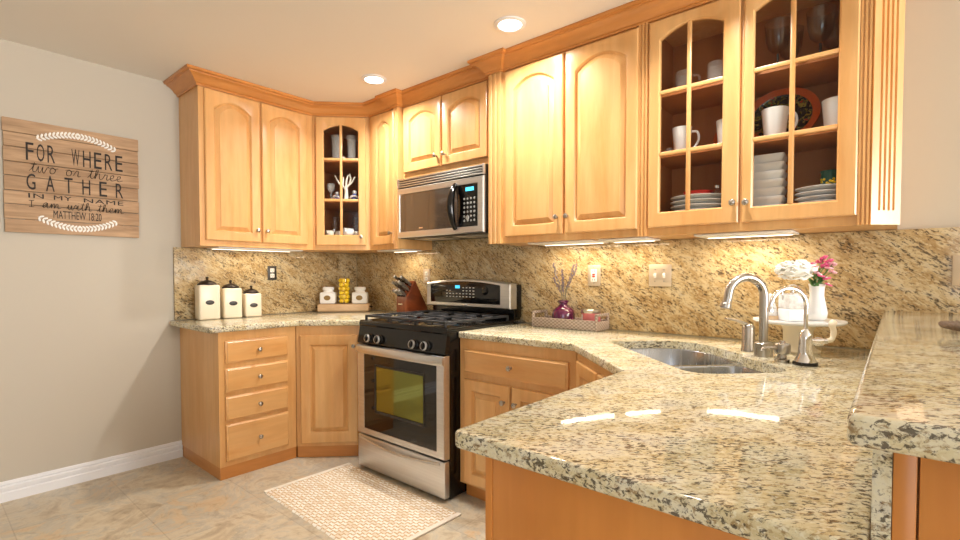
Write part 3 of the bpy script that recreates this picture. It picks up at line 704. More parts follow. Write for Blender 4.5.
# ------------------------------------------------------------------ recessed ceiling lights
for x, y, lab in ((1.053, -0.614, 'recessed ceiling downlight above the microwave, the farther one'), (2.111, -0.601, 'recessed ceiling downlight above the tall cabinet, the nearer one')):
    t = thing('recessed_light', lab, 'light', (x, y, H), 0, 'recessed ceiling downlights')
    b = BM(); lathe(b, [(0.078, -0.001), (0.078, -0.005), (0.060, -0.009), (0.056, -0.005), (0.056, -0.001)], n=32, closed=True); part('trim_ring', b, TRIM, t)
    b = BM(); lathe(b, [(0.0565, -0.002), (0.056, -0.006), (0.001, -0.007)], n=28); part('lens', b, LAMP, t, 'glowing lens')
    area('downlight_beam', (x, y, H - 0.012), (0, 0, 0), 0.11, 0.11, 12, (1.0, 0.95, 0.88), 'DISK', 150)
# guessed further downlight of the same row, added for light outside the frame
area('downlight_beam', (3.00, -0.66, H - 0.012), (0, 0, 0), 0.11, 0.11, 6, (1.0, 0.95, 0.88), 'DISK', 120)

# ------------------------------------------------------------------ wall sign
t = thing('wooden_sign', 'plank wall sign with painted verse and white leaf sprigs', 'sign', (0.001, -2.208, 1.424), PI / 2)
SWD, SH = 0.596, 0.602; b = BM(); zz = [0, 0.072, 0.150, 0.222, 0.300, 0.374, 0.452, 0.528, SH]
for k in range(8):
    j0, j1 = random.uniform(-0.003, 0.003), random.uniform(-0.003, 0.003)
    box(b, j0, SWD + j1, -0.022 - random.uniform(0, 0.0015), -0.006, zz[k] + 0.0015, zz[k + 1] - 0.0015, 0.002)
part('planks', b, SIGNWOOD, t)
b = BM()
for x in (0.08, SWD - 0.12): box(b, x, x + 0.04, -0.007, 0.0, 0.03, SH - 0.03)
part('batten', b, SIGNWOOD, t)
SY = -0.0245
def sx(f): return f * SWD
def sz(f): return (1 - f) * SH
for body, x0, x1, t0, t1, sp in (('IN', 0.155, 0.26, 0.645, 0.685, 1.1), ('MY', 0.33, 0.46, 0.645, 0.685, 1.1), ('NAME', 0.55, 0.865, 0.645, 0.685, 1.1), ('MATTHEW 18:20', 0.325, 0.685, 0.782, 0.855, 1.0)):
    part('lettering', text_bm(body, sx(x0), sx(x1), sz(t1), sz(t0), SY, sp), INK, t)
def spaced(word, x0, x1, t0, t1, fill):
    w = (x1 - x0) / (len(word) - 1 + fill)
    for k, ch in enumerate(word):
        part('lettering', text_bm(ch, sx(x0 + k * w), sx(x0 + k * w + w * fill), sz(t1), sz(t0), SY), INK, t)
spaced('FOR', 0.145, 0.345, 0.195, 0.352, 0.72); spaced('WHERE', 0.465, 0.865, 0.195, 0.350, 0.70); spaced('GATHER', 0.145, 0.865, 0.470, 0.612, 0.46)
# brush-script words drawn stroke by stroke (unit letters: x advance, y 0..1 x-height)
SCR = {'t': (0.62, [[(0.0, 0.1), (0.25, 0.7), (0.33, 1.5), (0.28, 0.35), (0.42, 0.0), (0.62, 0.15)], [(0.05, 1.15), (0.55, 1.2)]]),
       'w': (1.15, [[(0.0, 0.15), (0.15, 0.95), (0.18, 0.2), (0.38, 0.0), (0.55, 0.9), (0.58, 0.2), (0.78, 0.0), (0.98, 0.95), (1.15, 0.85)]]),
       'o': (0.85, [[(0.0, 0.85), (0.35, 0.98), (0.12, 0.6), (0.2, 0.05), (0.5, 0.05), (0.62, 0.6), (0.35, 0.98), (0.5, 0.8), (0.85, 0.9)]]),
       'r': (0.7, [[(0.0, 0.15), (0.2, 0.95), (0.22, 0.85), (0.45, 0.85), (0.42, 0.2), (0.55, 0.0), (0.7, 0.15)]]),
       'h': (0.95, [[(0.0, 0.15), (0.35, 1.2), (0.3, 1.6), (0.15, 1.35), (0.15, 0.0), (0.3, 0.75), (0.55, 0.9), (0.6, 0.2), (0.75, 0.0), (0.95, 0.15)]]),
       'e': (0.75, [[(0.0, 0.25), (0.45, 0.55), (0.4, 0.95), (0.15, 0.75), (0.15, 0.2), (0.4, 0.0), (0.75, 0.2)]]),
       'a': (0.95, [[(0.0, 0.1), (0.55, 0.85), (0.3, 0.98), (0.1, 0.5), (0.25, 0.0), (0.5, 0.4), (0.6, 0.95), (0.6, 0.2), (0.75, 0.0), (0.95, 0.15)]]),
       'm': (1.35, [[(0.0, 0.15), (0.15, 0.9), (0.17, 0.0), (0.35, 0.85), (0.52, 0.8), (0.55, 0.0), (0.75, 0.85), (0.93, 0.8), (0.97, 0.2), (1.12, 0.0), (1.35, 0.15)]]),
       'i': (0.5, [[(0.0, 0.15), (0.2, 0.95), (0.22, 0.2), (0.35, 0.0), (0.5, 0.15)], [(0.24, 1.35), (0.26, 1.42)]]),
       'I': (0.8, [[(0.05, 1.2), (0.65, 1.25)], [(0.35, 1.22), (0.35, 0.02)], [(0.05, 0.0), (0.65, 0.03)]]), ' ': (0.75, [])}
def script(body, x0, x1, zb, xh):
    tot = sum(SCR[c][0] for c in body); s = (x1 - x0) / tot; x = x0; b = BM()
    for c in body:
        if c == ' ': part('lettering', b, INK, t); b = BM()
        adv, strokes = SCR[c]
        for st in strokes:
            pts = smooth_pts([(x + (p[0] + 0.12 * (p[1] if c != 'I' else 0)) * s, SY, zb + p[1] * xh) for p in st], 4)
            tube(b, pts, 0.0036, 6, 0.35)
        x += adv * s
    part('lettering', b, INK, t)
script('two or three', sx(0.165), sx(0.86), sz(0.450), 0.034)
script('I am with them', sx(0.155), sx(0.865), sz(0.765), 0.028)
for c0, c1, top in ((0.155, 0.070, True), (0.848, 0.940, False)):
    b = BM()
    def sp(u): return Vector((sx(0.215 + 0.60 * u), SY, sz(c0 + (c1 - c0) * (1 - (2 * u - 1) ** 2))))
    tube(b, [sp(k / 20) for k in range(21)], 0.0016, 6, 0.4)
    for k in range(22):
        u = (k + 0.5) / 22; p = sp(u); d = (sp(min(1, u + 0.02)) - sp(max(0, u - 0.02))).normalized(); out = 1 if u < 0.5 else -1
        for sg in (-1, 1):
            nrm = Vector((-d.z, 0, d.x)) * sg; q = p + nrm * 0.009 + d * out * 0.004; dirv = (nrm + d * out * 0.9).normalized()
            M = Matrix.Rotation(-math.atan2(dirv.z, dirv.x), 4, 'Y'); ball(b, q, 0.0115, 1, 0.08, 0.46, 8, M)
    part('leaf_sprig', b, CHALK, t)

# ------------------------------------------------------------------ outlets and switches
PLATEM = plain('plate_nickel', (214, 198, 176), 0.36, 0.55)
def plate(name, label, cat, loc, rotz, w, h, kind, m=None):
    m = m or PLATEM
    t = thing(name, label, cat, loc, rotz)
    b = BM(); box(b, -w / 2, w / 2, -0.006, 0, -h / 2, h / 2, 0.003); part('cover_plate', b, m, t)
    if kind == 'duplex':
        for dz in (-0.02, 0.02):
            b = BM(); box(b, -0.016, 0.016, -0.009, -0.004, dz - 0.015, dz + 0.015, 0.004, 2); s = part('socket', b, PLASTIC, t, 'white socket')
            b = BM()
            for dx in (-0.006, 0.006): box(b, dx - 0.0012, dx + 0.0012, -0.0095, -0.0085, dz - 0.004, dz + 0.006)
            lathe(b, [(0.0025, 0), (0.0025, 0.001)], n=8, M=Matrix.Translation((0, -0.0085, dz - 0.009)) @ RX); part('slots', b, INK, s)
    if kind == 'gfci':
        b = BM(); box(b, -0.018, 0.018, -0.010, -0.004, -0.036, 0.036, 0.002); s = part('socket', b, PLASTIC, t, 'white safety socket')
        for dz in (-0.006, 0.006):
            b = BM(); box(b, -0.008, 0.008, -0.0125, -0.009, dz - 0.004, dz + 0.004, 0.001); part('reset_button', b, RED, s, 'red button')
        b = BM()
        for dz in (-0.024, 0.024):
            for dx in (-0.006, 0.006): box(b, dx - 0.0012, dx + 0.0012, -0.0105, -0.0095, dz - 0.005, dz + 0.005)
        part('slots', b, INK, s)
    if kind == 'toggle2':
        for dx in (-0.025, 0.021):
            b = BM(); box(b, dx - 0.006, dx + 0.006, -0.009, -0.005, -0.013, 0.013, 0.001); box(b, dx - 0.004, dx + 0.004, -0.022, -0.006, -0.002, 0.008, 0.002); part('toggle', b, PLASTIC, t, 'white toggle')
    b = BM()
    for dx in ((-0.025, 0.021) if kind == 'toggle2' else (0,)):
        for dz in ((-0.03, 0.03) if kind == 'toggle2' else ((0,) if kind == 'duplex' else (-0.045, 0.045))):
            lathe(b, [(0.0035, 0), (0.0035, 0.0018), (0.001, 0.002)], n=8, M=Matrix.Translation((dx, -0.006, dz)) @ RX)
    part('screws', b, NICKEL, t); return t
plate('wall_outlet', 'outlet in a dark metal plate above the cream canisters', 'outlet', (0.0205, -0.775, 1.211), PI / 2, 0.068, 0.105, 'duplex', DARKGREY)
plate('wall_outlet', 'outlet in a pale plate between knife block and range backguard', 'outlet', (0.900, -0.0205, 1.188), 0, 0.068, 0.105, 'duplex')
plate('safety_outlet', 'steel-plated outlet with red buttons above the wicker tray', 'outlet', (2.275, -0.0205, 1.195), 0, 0.078, 0.118, 'gfci')
plate('light_switch', 'double toggle switch in a square steel plate behind the sink', 'switch', (2.648, -0.0205, 1.196), 0, 0.116, 0.114, 'toggle2')
plate('light_switch', 'steel wall plate above the raised bar at the right edge', 'switch', (3.793, -0.0205, 1.216), 0, 0.116, 0.114, 'toggle2')

# ------------------------------------------------------------------ rug
t = thing('woven_rug', 'small cream and tan woven rug on the floor before the range', 'rug', (1.447, -1.040, 0), math.radians(-1.5))
b = BM(); nx, ny = 112, 64; RWD, RD = 0.965, 0.545; vs = []
for j in range(ny + 1):
    row = []
    for i in range(nx + 1):
        x = -RWD / 2 + RWD * i / nx; y = -RD / 2 + RD * j / ny
        z = 0.007 + 0.0028 * math.sin(2 * PI * (x / 0.04 + (0.5 if (int((y + 5) / 0.02) % 2) else 0))) + 0.0016 * math.cos(2 * PI * y / 0.02) + random.uniform(-.0006, .0006)
        row.append(b.verts.new((x, y + (random.uniform(-.003, .003) if j in (0, ny) else 0), z if 0 < i < nx and 0 < j < ny else 0.001)))
    vs.append(row)
for j in range(ny):
    for i in range(nx): b.faces.new((vs[j][i], vs[j][i + 1], vs[j + 1][i + 1], vs[j + 1][i]))
part('weave', b, RUG, t)
for x in (-RWD / 2, RWD / 2):
    b = BM(); box(b, x - 0.013, x + 0.013, -RD / 2, RD / 2, 0.001, 0.011, 0.003); part('hem', b, RUGEDGE, t)

# ------------------------------------------------------------------ left counter: canisters, jar tray
def canister(lab, x, y, w, h, rz):
    t = thing('canister', lab, 'canister', (x, y, LT1), rz, None)
    b = BM(); box(b, -w / 2, w / 2, -w / 2, w / 2, 0.0005, h, 0.012, 3); part('body', b, CREAM, t)
    b = BM(); r = w * 0.46
    lathe(b, [(r, h - 0.002), (r, h + 0.005), (r * 0.93, h + 0.010), (r * 0.75, h + 0.020), (r * 0.4, h + 0.028), (0.010, h + 0.031), (0.006, h + 0.036), (0.010, h + 0.044), (0.008, h + 0.052), (0.001, h + 0.055)], n=28); part('lid', b, BRONZE, t, 'dark bronze lid with knob')
    b = BM(); lathe(b, [(0.026, 0), (0.026, 0.0025), (0.022, 0.004), (0.001, 0.004)], n=24, M=Matrix.Translation((0, -w / 2 + 0.0003, h * 0.50)) @ RX @ Matrix.Diagonal((1, 0.58, 1, 1))); part('name_plate', b, DARKGREY, t, 'dark oval plate')
canister('tallest cream canister, leftmost of the three on the counter', 0.115, -1.262, 0.126, 0.228, PI / 2 - 0.13)
canister('middle-sized cream canister between its taller and shorter mates', 0.112, -1.112, 0.116, 0.204, PI / 2 - 0.13)
canister('smallest cream canister, rightmost of the three on the counter', 0.110, -0.972, 0.110, 0.164, PI / 2 - 0.13)

TL = (0.208, -0.273)   # tray centre, long side facing the room diagonally
t = thing('wooden_tray', 'pale wooden riser tray in the counter corner holding two jars', 'tray', (TL[0], TL[1], LT1), PI / 4)
b = BM(); box(b, -0.20, 0.20, -0.062, 0.062, 0.0005, 0.062, 0.012, 3); part('board', b, TRAYWOOD, t)
b = BM()
for x in (-0.2, 0.2): tube(b, smooth_pts([(x, -0.025, 0.04), (x + (0.018 if x > 0 else -0.018), -0.018, 0.036), (x + (0.018 if x > 0 else -0.018), 0.018, 0.036), (x, 0.025, 0.04)], 5), 0.004, 8)
part('handle', b, BRONZE, t)
def tray_pt(s, d, z): return (TL[0] + (s - d) * S2, TL[1] + (s + d) * S2, LT1 + z)
for s, lab in ((-0.125, 'white lidded jar with oval label left of the lemons'), (0.125, 'white lidded jar with oval label right of the lemons')):
    t = thing('storage_jar', lab, 'jar', tray_pt(s, 0, 0.0625), PI / 4, 'white jars on the wooden tray')
    b = BM(); box(b, -0.060, 0.060, -0.045, 0.045, 0, 0.092, 0.012, 3); part('body', b, WHITE, t)
    b = BM(); lathe(b, [(0.052, 0.088), (0.038, 0.098), (0.036, 0.106), (0.044, 0.108), (0.046, 0.128), (0.040, 0.134), (0.001, 0.135)], n=24, sy=0.85); part('lid', b, WHITE, t)
    b = BM(); lathe(b, [(0.026, 0), (0.026, 0.002), (0.001, 0.003)], n=20, M=Matrix.Translation((0, -0.0448, 0.048)) @ RX @ Matrix.Diagonal((1, 0.75, 1, 1))); part('label', b, BROWNPLATE, t, 'tan oval label')
vp = tray_pt(0, 0, 0.0625)
b = BM(); lathe(b, [(0.001, 0.0), (0.046, 0.0), (0.0475, 0.004), (0.0475, 0.200), (0.0455, 0.200), (0.0455, 0.004), (0.001, 0.004)], n=28, closed=False)
solo('glass_cylinder', b, GLASS, 'clear glass cylinder filled with small yellow lemons on the tray', 'vase', loc=vp)
bl = BM(); ball(bl, (0, 0, 0), 0.0186, 1, 1, 1.0, 12); LEM = None
k = 0
for lev in range(6):
    for q in range(4 if lev < 5 else 3):
        a = q * PI / 2 + lev * PI / 4; z = 0.0235 + lev * 0.0322; r = 0.0265
        loc = (vp[0] + r * math.cos(a), vp[1] + r * math.sin(a), vp[2] + z)
        if LEM is None: LEM = solo('lemon', bl, YELLOW, 'small yellow lemon inside the glass cylinder on the tray', 'lemon', 'lemons in the glass cylinder', loc=loc)
        else:
            c = LEM.copy(); COL.objects.link(c); c.location = loc; c.rotation_euler = (random.random() * 3, random.random() * 3, 0)

# ------------------------------------------------------------------ knife block
KB = (0.885, -0.255, LT1)
t = thing('knife_block', 'slanted dark red-brown wooden knife block left of the range', 'knife block', KB)
# profile in (y, z): front at y=0, leaning forwards
prof = [(0.0, 0.02), (0.20, 0.02), (0.20, 0.055), (0.082, 0.252), (0.0, 0.128)]
b = BM(); rings(b, [[(x, y, z) for y, z in prof] for x in (-0.058, 0.058)])
bmesh.ops.bevel(b, geom=list(b.edges), offset=0.004, segments=2, affect='EDGES'); part('block', b, CHERRY, t)
b = BM(); box(b, -0.066, 0.066, -0.02, 0.21, 0.010, 0.020, 0.002)
for x in (-0.06, 0.06):
    for y in (-0.012, 0.202): box(b, x - 0.005, x + 0.005, y - 0.005, y + 0.005, 0, 0.012)
part('stand', b, BLACK, t)
b = BM(); box(b, -0.035, 0.01, -0.0012, 0.001, 0.078, 0.088); part('metal_tag', b, CHROME, t, 'small metal tag')
fd = Vector((0, 0.082, 0.124)).normalized(); ax = Vector((0, -fd.z, fd.y))   # along the sloped face / out of it
KN = None
def knife(lab, x, s, L, w, rounded=False):
    base = Vector((x, 0.0, 0.128)) + fd * s
    M = Matrix((( 1, 0, 0, 0), (0, fd.y, ax.y, 0), (0, fd.z, ax.z, 0), (0, 0, 0, 1)))
    t2 = thing('kitchen_knife', lab, 'knife', (KB[0] + base.x, KB[1] + base.y, KB[2] + base.z), 0, 'knives in the block')
    b = BM(); lo = []
    for f, wd, hh in ((0.012, 0.8, 0.8), (0.2, 0.95, 0.9), (0.5, 1.0, 1.08), (0.8, 0.95, 1.0), (0.96, 0.95, 1.1), (1.0, 0.7, 0.8)):
        lo.append([M @ Vector((w * wd * math.cos(a), 0.012 * hh * math.sin(a) + 0.004 * math.sin(PI * f), f * L)) for a in [2 * PI * q / 12 for q in range(12)]])
    rings(b, lo); part('handle', b, NICKEL, t2, 'brushed steel handle')
    b = BM(); box(b, -w * 0.55, w * 0.55, -0.013, 0.013, -0.001, 0.014, 0.003, 2, M); part('bolster', b, BLACK, t2)
rows = [(0.022, (-0.040, -0.022, -0.004, 0.014, 0.032), 0.072, 0.0062), (0.066, (-0.036, 0.0, 0.036), 0.115, 0.0085), (0.108, (-0.034, 0.034), 0.125, 0.009)]
names = ['short steak knife in the front row of the block, {} from the left', 'medium knife in the middle row of the block, {} from the left', 'large knife in the top row of the block, {} from the left']
ordn = ['first', 'second', 'third', 'fourth', 'fifth']
for r, (s, xs, L, w) in enumerate(rows):
    for i, x in enumerate(xs): knife(names[r].format(ordn[i]), x, s, L + random.uniform(-.006, .006), w)
base = Vector((0, 0, 0.128)) + fd * 0.112
base += ax * 0.003
t2 = thing('kitchen_scissors', 'black-handled scissors standing in the top of the knife block', 'scissors', (KB[0], KB[1] + base.y, KB[2] + base.z), 0)
M = Matrix((( 1, 0, 0, 0), (0, fd.y, ax.y, 0), (0, fd.z, ax.z, 0), (0, 0, 0, 1)))
b = BM()
for sg in (-1, 1):
    tube(b, [M @ Vector((sg * 0.013 + 0.012 * math.cos(a), 0, 0.06 + 0.028 * math.sin(a))) for a in [2 * PI * q / 16 for q in range(17)]], 0.0042, 8)
    tube(b, [M @ Vector((sg * 0.004, 0, -0.002)), M @ Vector((sg * 0.006, 0, 0.034))], 0.0045, 8)
part('handles', b, BLACK, t2)

# ------------------------------------------------------------------ wicker tray, purple vase, candle
t = thing('wicker_tray', 'grey woven tray with end handles on the back counter', 'tray', (2.165, -0.105, CT1))
b = BM(); box(b, -0.195, 0.195, -0.072, 0.072, 0.0005, 0.010, 0.002); part('base', b, WICKER, t)
for a in ((-0.195, 0.195, -0.078, -0.066), (-0.195, 0.195, 0.066, 0.078)):
    b = BM(); box(b, *a, 0.0005, 0.056, 0.004); part('side_wall', b, WICKER, t)
for sg in (-1, 1):
    x0, x1 = sorted((sg * 0.195, sg * 0.207)); b = BM()
    box(b, x0, x1, -0.078, 0.078, 0.0005, 0.050, 0.003); box(b, x0, x1, -0.078, -0.056, 0.045, 0.090, 0.004); box(b, x0, x1, 0.056, 0.078, 0.045, 0.090, 0.004); box(b, x0, x1, -0.078, 0.078, 0.076, 0.092, 0.004)
    part('end_handle', b, WICKER, t)
b = BM(); lathe(b, [(0.001, 0), (0.050, 0), (0.058, 0.006), (0.064, 0.03), (0.064, 0.062), (0.058, 0.084), (0.042, 0.100), (0.027, 0.106), (0.022, 0.112), (0.022, 0.122), (0.030, 0.128), (0.032, 0.136), (0.027, 0.138), (0.018, 0.134), (0.018, 0.118), (0.036, 0.10), (0.05, 0.07)], n=32, cap0=True, cap1=True)
VX, VY = 2.125, -0.105
bmesh.ops.scale(b, vec=(1.02, 1.02, 1.06), verts=b.verts)
solo('purple_vase', b, PURPLE, 'round dark purple glass vase holding dried stems on wicker tray', 'vase', loc=(VX, VY, CT1 + 0.0105))
sprigs = [((-0.075, 0.02, 0.155), 'dried lavender sprig leaning far left out of the purple vase'), ((-0.06, -0.015, 0.235), 'tall dried lavender sprig leaning left out of the purple vase'), ((-0.028, 0.03, 0.20), 'dried lavender sprig just left of centre in the purple vase'),
          ((0.004, -0.02, 0.17), 'shortest upright dried lavender sprig in the purple vase'), ((0.052, 0.02, 0.225), 'dried lavender sprig leaning right out of the purple vase'), ((0.085, 0.0, 0.228), 'dried lavender sprig leaning farthest right out of the purple vase')]
for (dx, dy, h), lab in sprigs:
    s = thing('dried_sprig', lab, 'dried flower', (VX, VY, CT1 + 0.13), 0, 'dried sprigs in the purple vase')
    pts = smooth_pts([(dx * 0.06, dy * 0.1, -0.015), (dx * 0.25, dy * 0.3, h * 0.4), (dx * 0.75, dy * 0.8, h * 0.75), (dx, dy, h)], 6)
    b = BM(); tube(b, pts, 0.0018, 6)
    for j in (5, 8): tube(b, [pts[j], pts[j] + Vector((dx * 0.15 + 0.012, 0, 0.03))], 0.001, 5)
    part('stalk', b, STEM, s)
    b = BM()
    for j in range(7, len(pts)):
        for q in range(2): ball(b, pts[j] + Vector((random.uniform(-.006, .006), random.uniform(-.005, .005), random.uniform(-.004, .004))), 0.0036, 1, 1, 1.4, 6)
    part('flower_heads', b, LAV if dx else STEM, s)
t = thing('candle_jar', 'pink candle in a glass jar with lid on wicker tray', 'candle', (2.300, -0.105, CT1 + 0.0105))
b = BM(); lathe(b, [(0.001, 0), (0.048, 0), (0.051, 0.006), (0.051, 0.082), (0.001, 0.082)], n=28); part('wax_jar', b, PINKWAX, t)
b = BM(); lathe(b, [(0.053, 0.082), (0.055, 0.086), (0.055, 0.098), (0.051, 0.102), (0.001, 0.103)], n=28); part('lid', b, NICKEL, t, 'metal lid')
b = BM(); n = 8
rings(b, [[(0.0518 * math.cos(a), 0.0518 * math.sin(a), z) for z in (0.030, 0.074)] + [(0.0510 * math.cos(a), 0.0510 * math.sin(a), z) for z in (0.074, 0.030)] for a in [PI * 1.12 + 0.09 * k for k in range(n)]]); part('label', b, GREYPLATE, t, 'pale paper label')

# ------------------------------------------------------------------ faucets on the sink deck
def deck(x, y): return (x, y, CT1)
t = thing('kitchen_faucet', 'tall brushed nickel gooseneck faucet behind the sink', 'faucet', deck(3.204, -0.481), PI + PI / 4)   # local x points over the sink
b = BM(); lathe(b, [(0.031, 0), (0.031, 0.048), (0.027, 0.052), (0.018, 0.053)], n=24); part('base', b, NICKEL, t)
pts = [(0, 0, 0.05), (0, 0, 0.12), (0, 0, 0.222)] + [(0.070 - 0.070 * math.cos(a), 0, 0.222 + 0.072 * math.sin(a)) for a in [PI * k / 16 for k in range(1, 15)]] + [(0.141, 0, 0.215), (0.147, 0, 0.196)]
b = BM(); tube(b, pts, 0.0155, 16); part('spout', b, NICKEL, t)
b = BM(); M = Matrix.Translation((0.1465, 0, 0.198)) @ Matrix.Rotation(math.radians(165), 4, 'Y'); lathe(b, [(0.017, 0), (0.0195, 0.003), (0.0195, 0.016), (0.015, 0.020), (0.001, 0.018)], n=20, M=M); part('aerator', b, NICKEL, t)
t = thing('faucet_lever', 'short nickel faucet lever post left of the gooseneck faucet', 'faucet handle', deck(3.134, -0.384), PI + PI / 4)
b = BM(); lathe(b, [(0.027, 0), (0.027, 0.006), (0.024, 0.010), (0.023, 0.092), (0.020, 0.102), (0.012, 0.108), (0.001, 0.110)], n=22); part('post', b, NICKEL, t)
b = BM(); tube(b, smooth_pts([(-0.012, 0, 0.088), (0.012, 0, 0.106), (0.05, 0, 0.122), (0.098, 0, 0.132)], 5), [0.014, 0.015, 0.015, 0.014, 0.013, 0.012, 0.011, 0.010, 0.009, 0.008, 0.0075, 0.007, 0.0065, 0.006, 0.0055, 0.005], 10, 0.7); part('lever', b, NICKEL, t)
t = thing('soap_dispenser', 'low brushed nickel soap dispenser between the two faucets', 'soap dispenser', deck(3.280, -0.580), PI + PI / 4)
b = BM(); lathe(b, [(0.024, 0), (0.024, 0.010), (0.015, 0.014), (0.014, 0.028), (0.023, 0.030), (0.025, 0.033), (0.025, 0.060), (0.023, 0.064), (0.010, 0.067), (0.008, 0.074), (0.001, 0.075)], n=22); part('pump', b, NICKEL, t)
b = BM(); tube(b, [(0.02, 0, 0.050), (0.05, 0.0, 0.052), (0.070, 0.0, 0.047), (0.073, 0, 0.040)], 0.006, 10); part('nozzle', b, NICKEL, t)
t = thing('filter_faucet', 'slim chrome filter faucet with side lever nearest the raised bar', 'faucet', deck(3.349, -0.595), PI + PI / 4)
b = BM(); lathe(b, [(0.036, 0), (0.036, 0.006), (0.029, 0.020), (0.023, 0.034), (0.021, 0.045), (0.019, 0.085), (0.018, 0.105), (0.010, 0.118), (0.008, 0.122)], n=26); part('body', b, CHROME, t)
b = BM(); lathe(b, [(0.0365, 0.0005), (0.0372, 0.003), (0.0366, 0.010), (0.034, 0.012), (0.034, 0.004)], n=26, closed=True); part('base_reflection', b, BLACK, t)  # black band painted in for the dark reflection on the chrome base
pts = [(0, 0, 0.115), (0, 0, 0.16), (0, 0, 0.20)] + [(0.062 - 0.062 * math.cos(a), 0, 0.20 + 0.058 * math.sin(a)) for a in [PI * k / 14 for k in range(1, 13)]] + [(0.124, 0, 0.205), (0.126, 0, 0.192)]
b = BM(); tube(b, pts, 0.0068, 12); s = part('spout', b, CHROME, t)
b = BM(); lathe(b, [(0.010, 0.180), (0.010, 0.194), (0.007, 0.198)], (0.126, 0, 0), 14); part('tip', b, CHROME, s)
b = BM(); tube(b, smooth_pts([(-0.010, 0, 0.082), (-0.045, 0, 0.078), (-0.075, 0, 0.080)], 5), [0.011] * 4 + [0.014] * 4 + [0.009] * 3, 12); part('valve_stem', b, CHROME, t)
b = BM(); tube(b, smooth_pts([(-0.070, 0, 0.080), (-0.094, 0, 0.086), (-0.100, 0, 0.112), (-0.094, 0, 0.135), (-0.104, 0, 0.146)], 5), [0.008] * 8 + [0.009] * 6 + [0.011] * 6 + [0.008], 12); part('lever', b, CREAM, t, 'curved pale lever')

# ------------------------------------------------------------------ cake stand and what is on it
CK = (3.285, -0.262)
CZ = CT1 + 0.126
t = thing('cake_stand', 'white pedestal cake stand behind the faucets', 'cake stand', (CK[0], CK[1], CT1))
b = BM(); lathe(b, [(0.001, 0.0), (0.075, 0.0), (0.076, 0.006), (0.060, 0.014), (0.050, 0.03), (0.052, 0.085), (0.062, 0.108), (0.070, 0.112), (0.001, 0.112)], n=32); part('pedestal', b, CREAM, t)
b = BM(); lathe(b, [(0.001, 0.110), (0.10, 0.110), (0.150, 0.113), (0.158, 0.120), (0.157, 0.126), (0.15, 0.1255), (0.001, 0.1255)], n=40); part('plate', b, WHITE, t)
FV = (CK[0] + 0.058, CK[1] + 0.010)
t = thing('flower_vase', 'white flared ceramic vase of flowers on the cake stand', 'vase', (FV[0], FV[1], CZ))
b = BM(); lathe(b, [(0.001, 0), (0.027, 0), (0.034, 0.008), (0.037, 0.03), (0.030, 0.065), (0.024, 0.095), (0.025, 0.125), (0.029, 0.142), (0.026, 0.142), (0.021, 0.125), (0.02, 0.1), (0.001, 0.09)], n=28); part('vase_body', b, WHITE, t)
def blossom(b, c, r, n=5, tilt=None):
    tilt = tilt or Matrix.Rotation(random.uniform(-.6, .6), 4, 'X') @ Matrix.Rotation(random.uniform(-.6, .6), 4, 'Y')
    for k in range(n):
        a = 2 * PI * k / n; ball(b, Vector(c) + tilt @ Vector((r * 0.6 * math.cos(a), r * 0.6 * math.sin(a), 0)), r * 0.55, 1, 1, 0.5, 7, tilt)
def spray(lab, pts_list, stem_to, petal, heart, r, group):
    t = thing('pink_flower', lab, 'flower', (FV[0] - 0.012, FV[1] - 0.004, CZ + 0.118), 0, group)
    b = BM(); tube(b, smooth_pts([(0, 0, -0.03), (stem_to[0] * 0.4, stem_to[1] * 0.4, stem_to[2] * 0.5), stem_to], 6), 0.002, 6)
    for p in pts_list: tube(b, [Vector(stem_to) * 0.6, Vector(p)], 0.0012, 5)
    part('stem', b, GREEN, t)
    b = BM()
    for p in pts_list: blossom(b, p, r)
    part('petals', b, petal, t)
    if heart:
        b = BM()
        for p in pts_list: ball(b, Vector(p) + Vector((0, 0, r * 0.2)), r * 0.33, seg=7)
        part('centre', b, heart, t)
    b = BM()
    for k in range(4):
        a = random.uniform(0, 2 * PI); M = Matrix.Rotation(a, 4, 'Z') @ Matrix.Rotation(-0.6, 4, 'Y'); ball(b, Vector(stem_to) * random.uniform(0.25, 0.7) + Vector((math.cos(a), math.sin(a), 0)) * 0.014, 0.022, 1, 0.35, 0.08, 8, M)
    part('leaves', b, GREEN, t)
spray('tall pink flower stem at the top of the white vase', [(0.030, 0.02, 0.125), (0.048, 0.01, 0.112), (0.018, 0.03, 0.112), (0.036, 0.0, 0.095)], (0.030, 0.012, 0.10), PINK, WHITEPETAL, 0.015, 'pink flowers in the white vase')
spray('pale pink flower stem leaning right in the white vase', [(0.050, -0.01, 0.085), (0.060, 0.0, 0.100), (0.062, -0.01, 0.070)], (0.045, -0.008, 0.075), PALEPINK, PINK, 0.014, 'pink flowers in the white vase')
spray('low pink flower stem drooping at right of the white vase rim', [(0.045, -0.02, 0.045), (0.050, -0.015, 0.022), (0.028, -0.03, 0.055)], (0.035, -0.02, 0.045), PINK, WHITEPETAL, 0.013, 'pink flowers in the white vase')
spray('pale pink flower stem at the middle front of the white vase', [(0.006, -0.02, 0.085), (0.016, -0.025, 0.065), (-0.004, -0.01, 0.100)], (0.008, -0.018, 0.07), PALEPINK, PINK, 0.014, 'pink flowers in the white vase')
t = thing('white_hydrangea', 'large white flower head leaning left from the white vase', 'flower', (FV[0], FV[1], CZ + 0.135))
b = BM(); tube(b, smooth_pts([(0, 0, -0.03), (-0.01, -0.008, 0.03), (-0.05, -0.03, 0.045)], 6), 0.003, 6); part('stem', b, GREEN, t)
b = BM(); ball(b, (-0.066, -0.045, 0.062), 0.040, 1.35, 1.2, 0.75, 10)
for k in range(110):
    v = Vector((random.gauss(0, 1), random.gauss(0, 1), random.gauss(0.3, 0.8))).normalized(); blossom(b, Vector((-0.066 + v.x * 0.060, -0.045 + v.y * 0.054, 0.060 + v.z * 0.036)), 0.0115, 4)
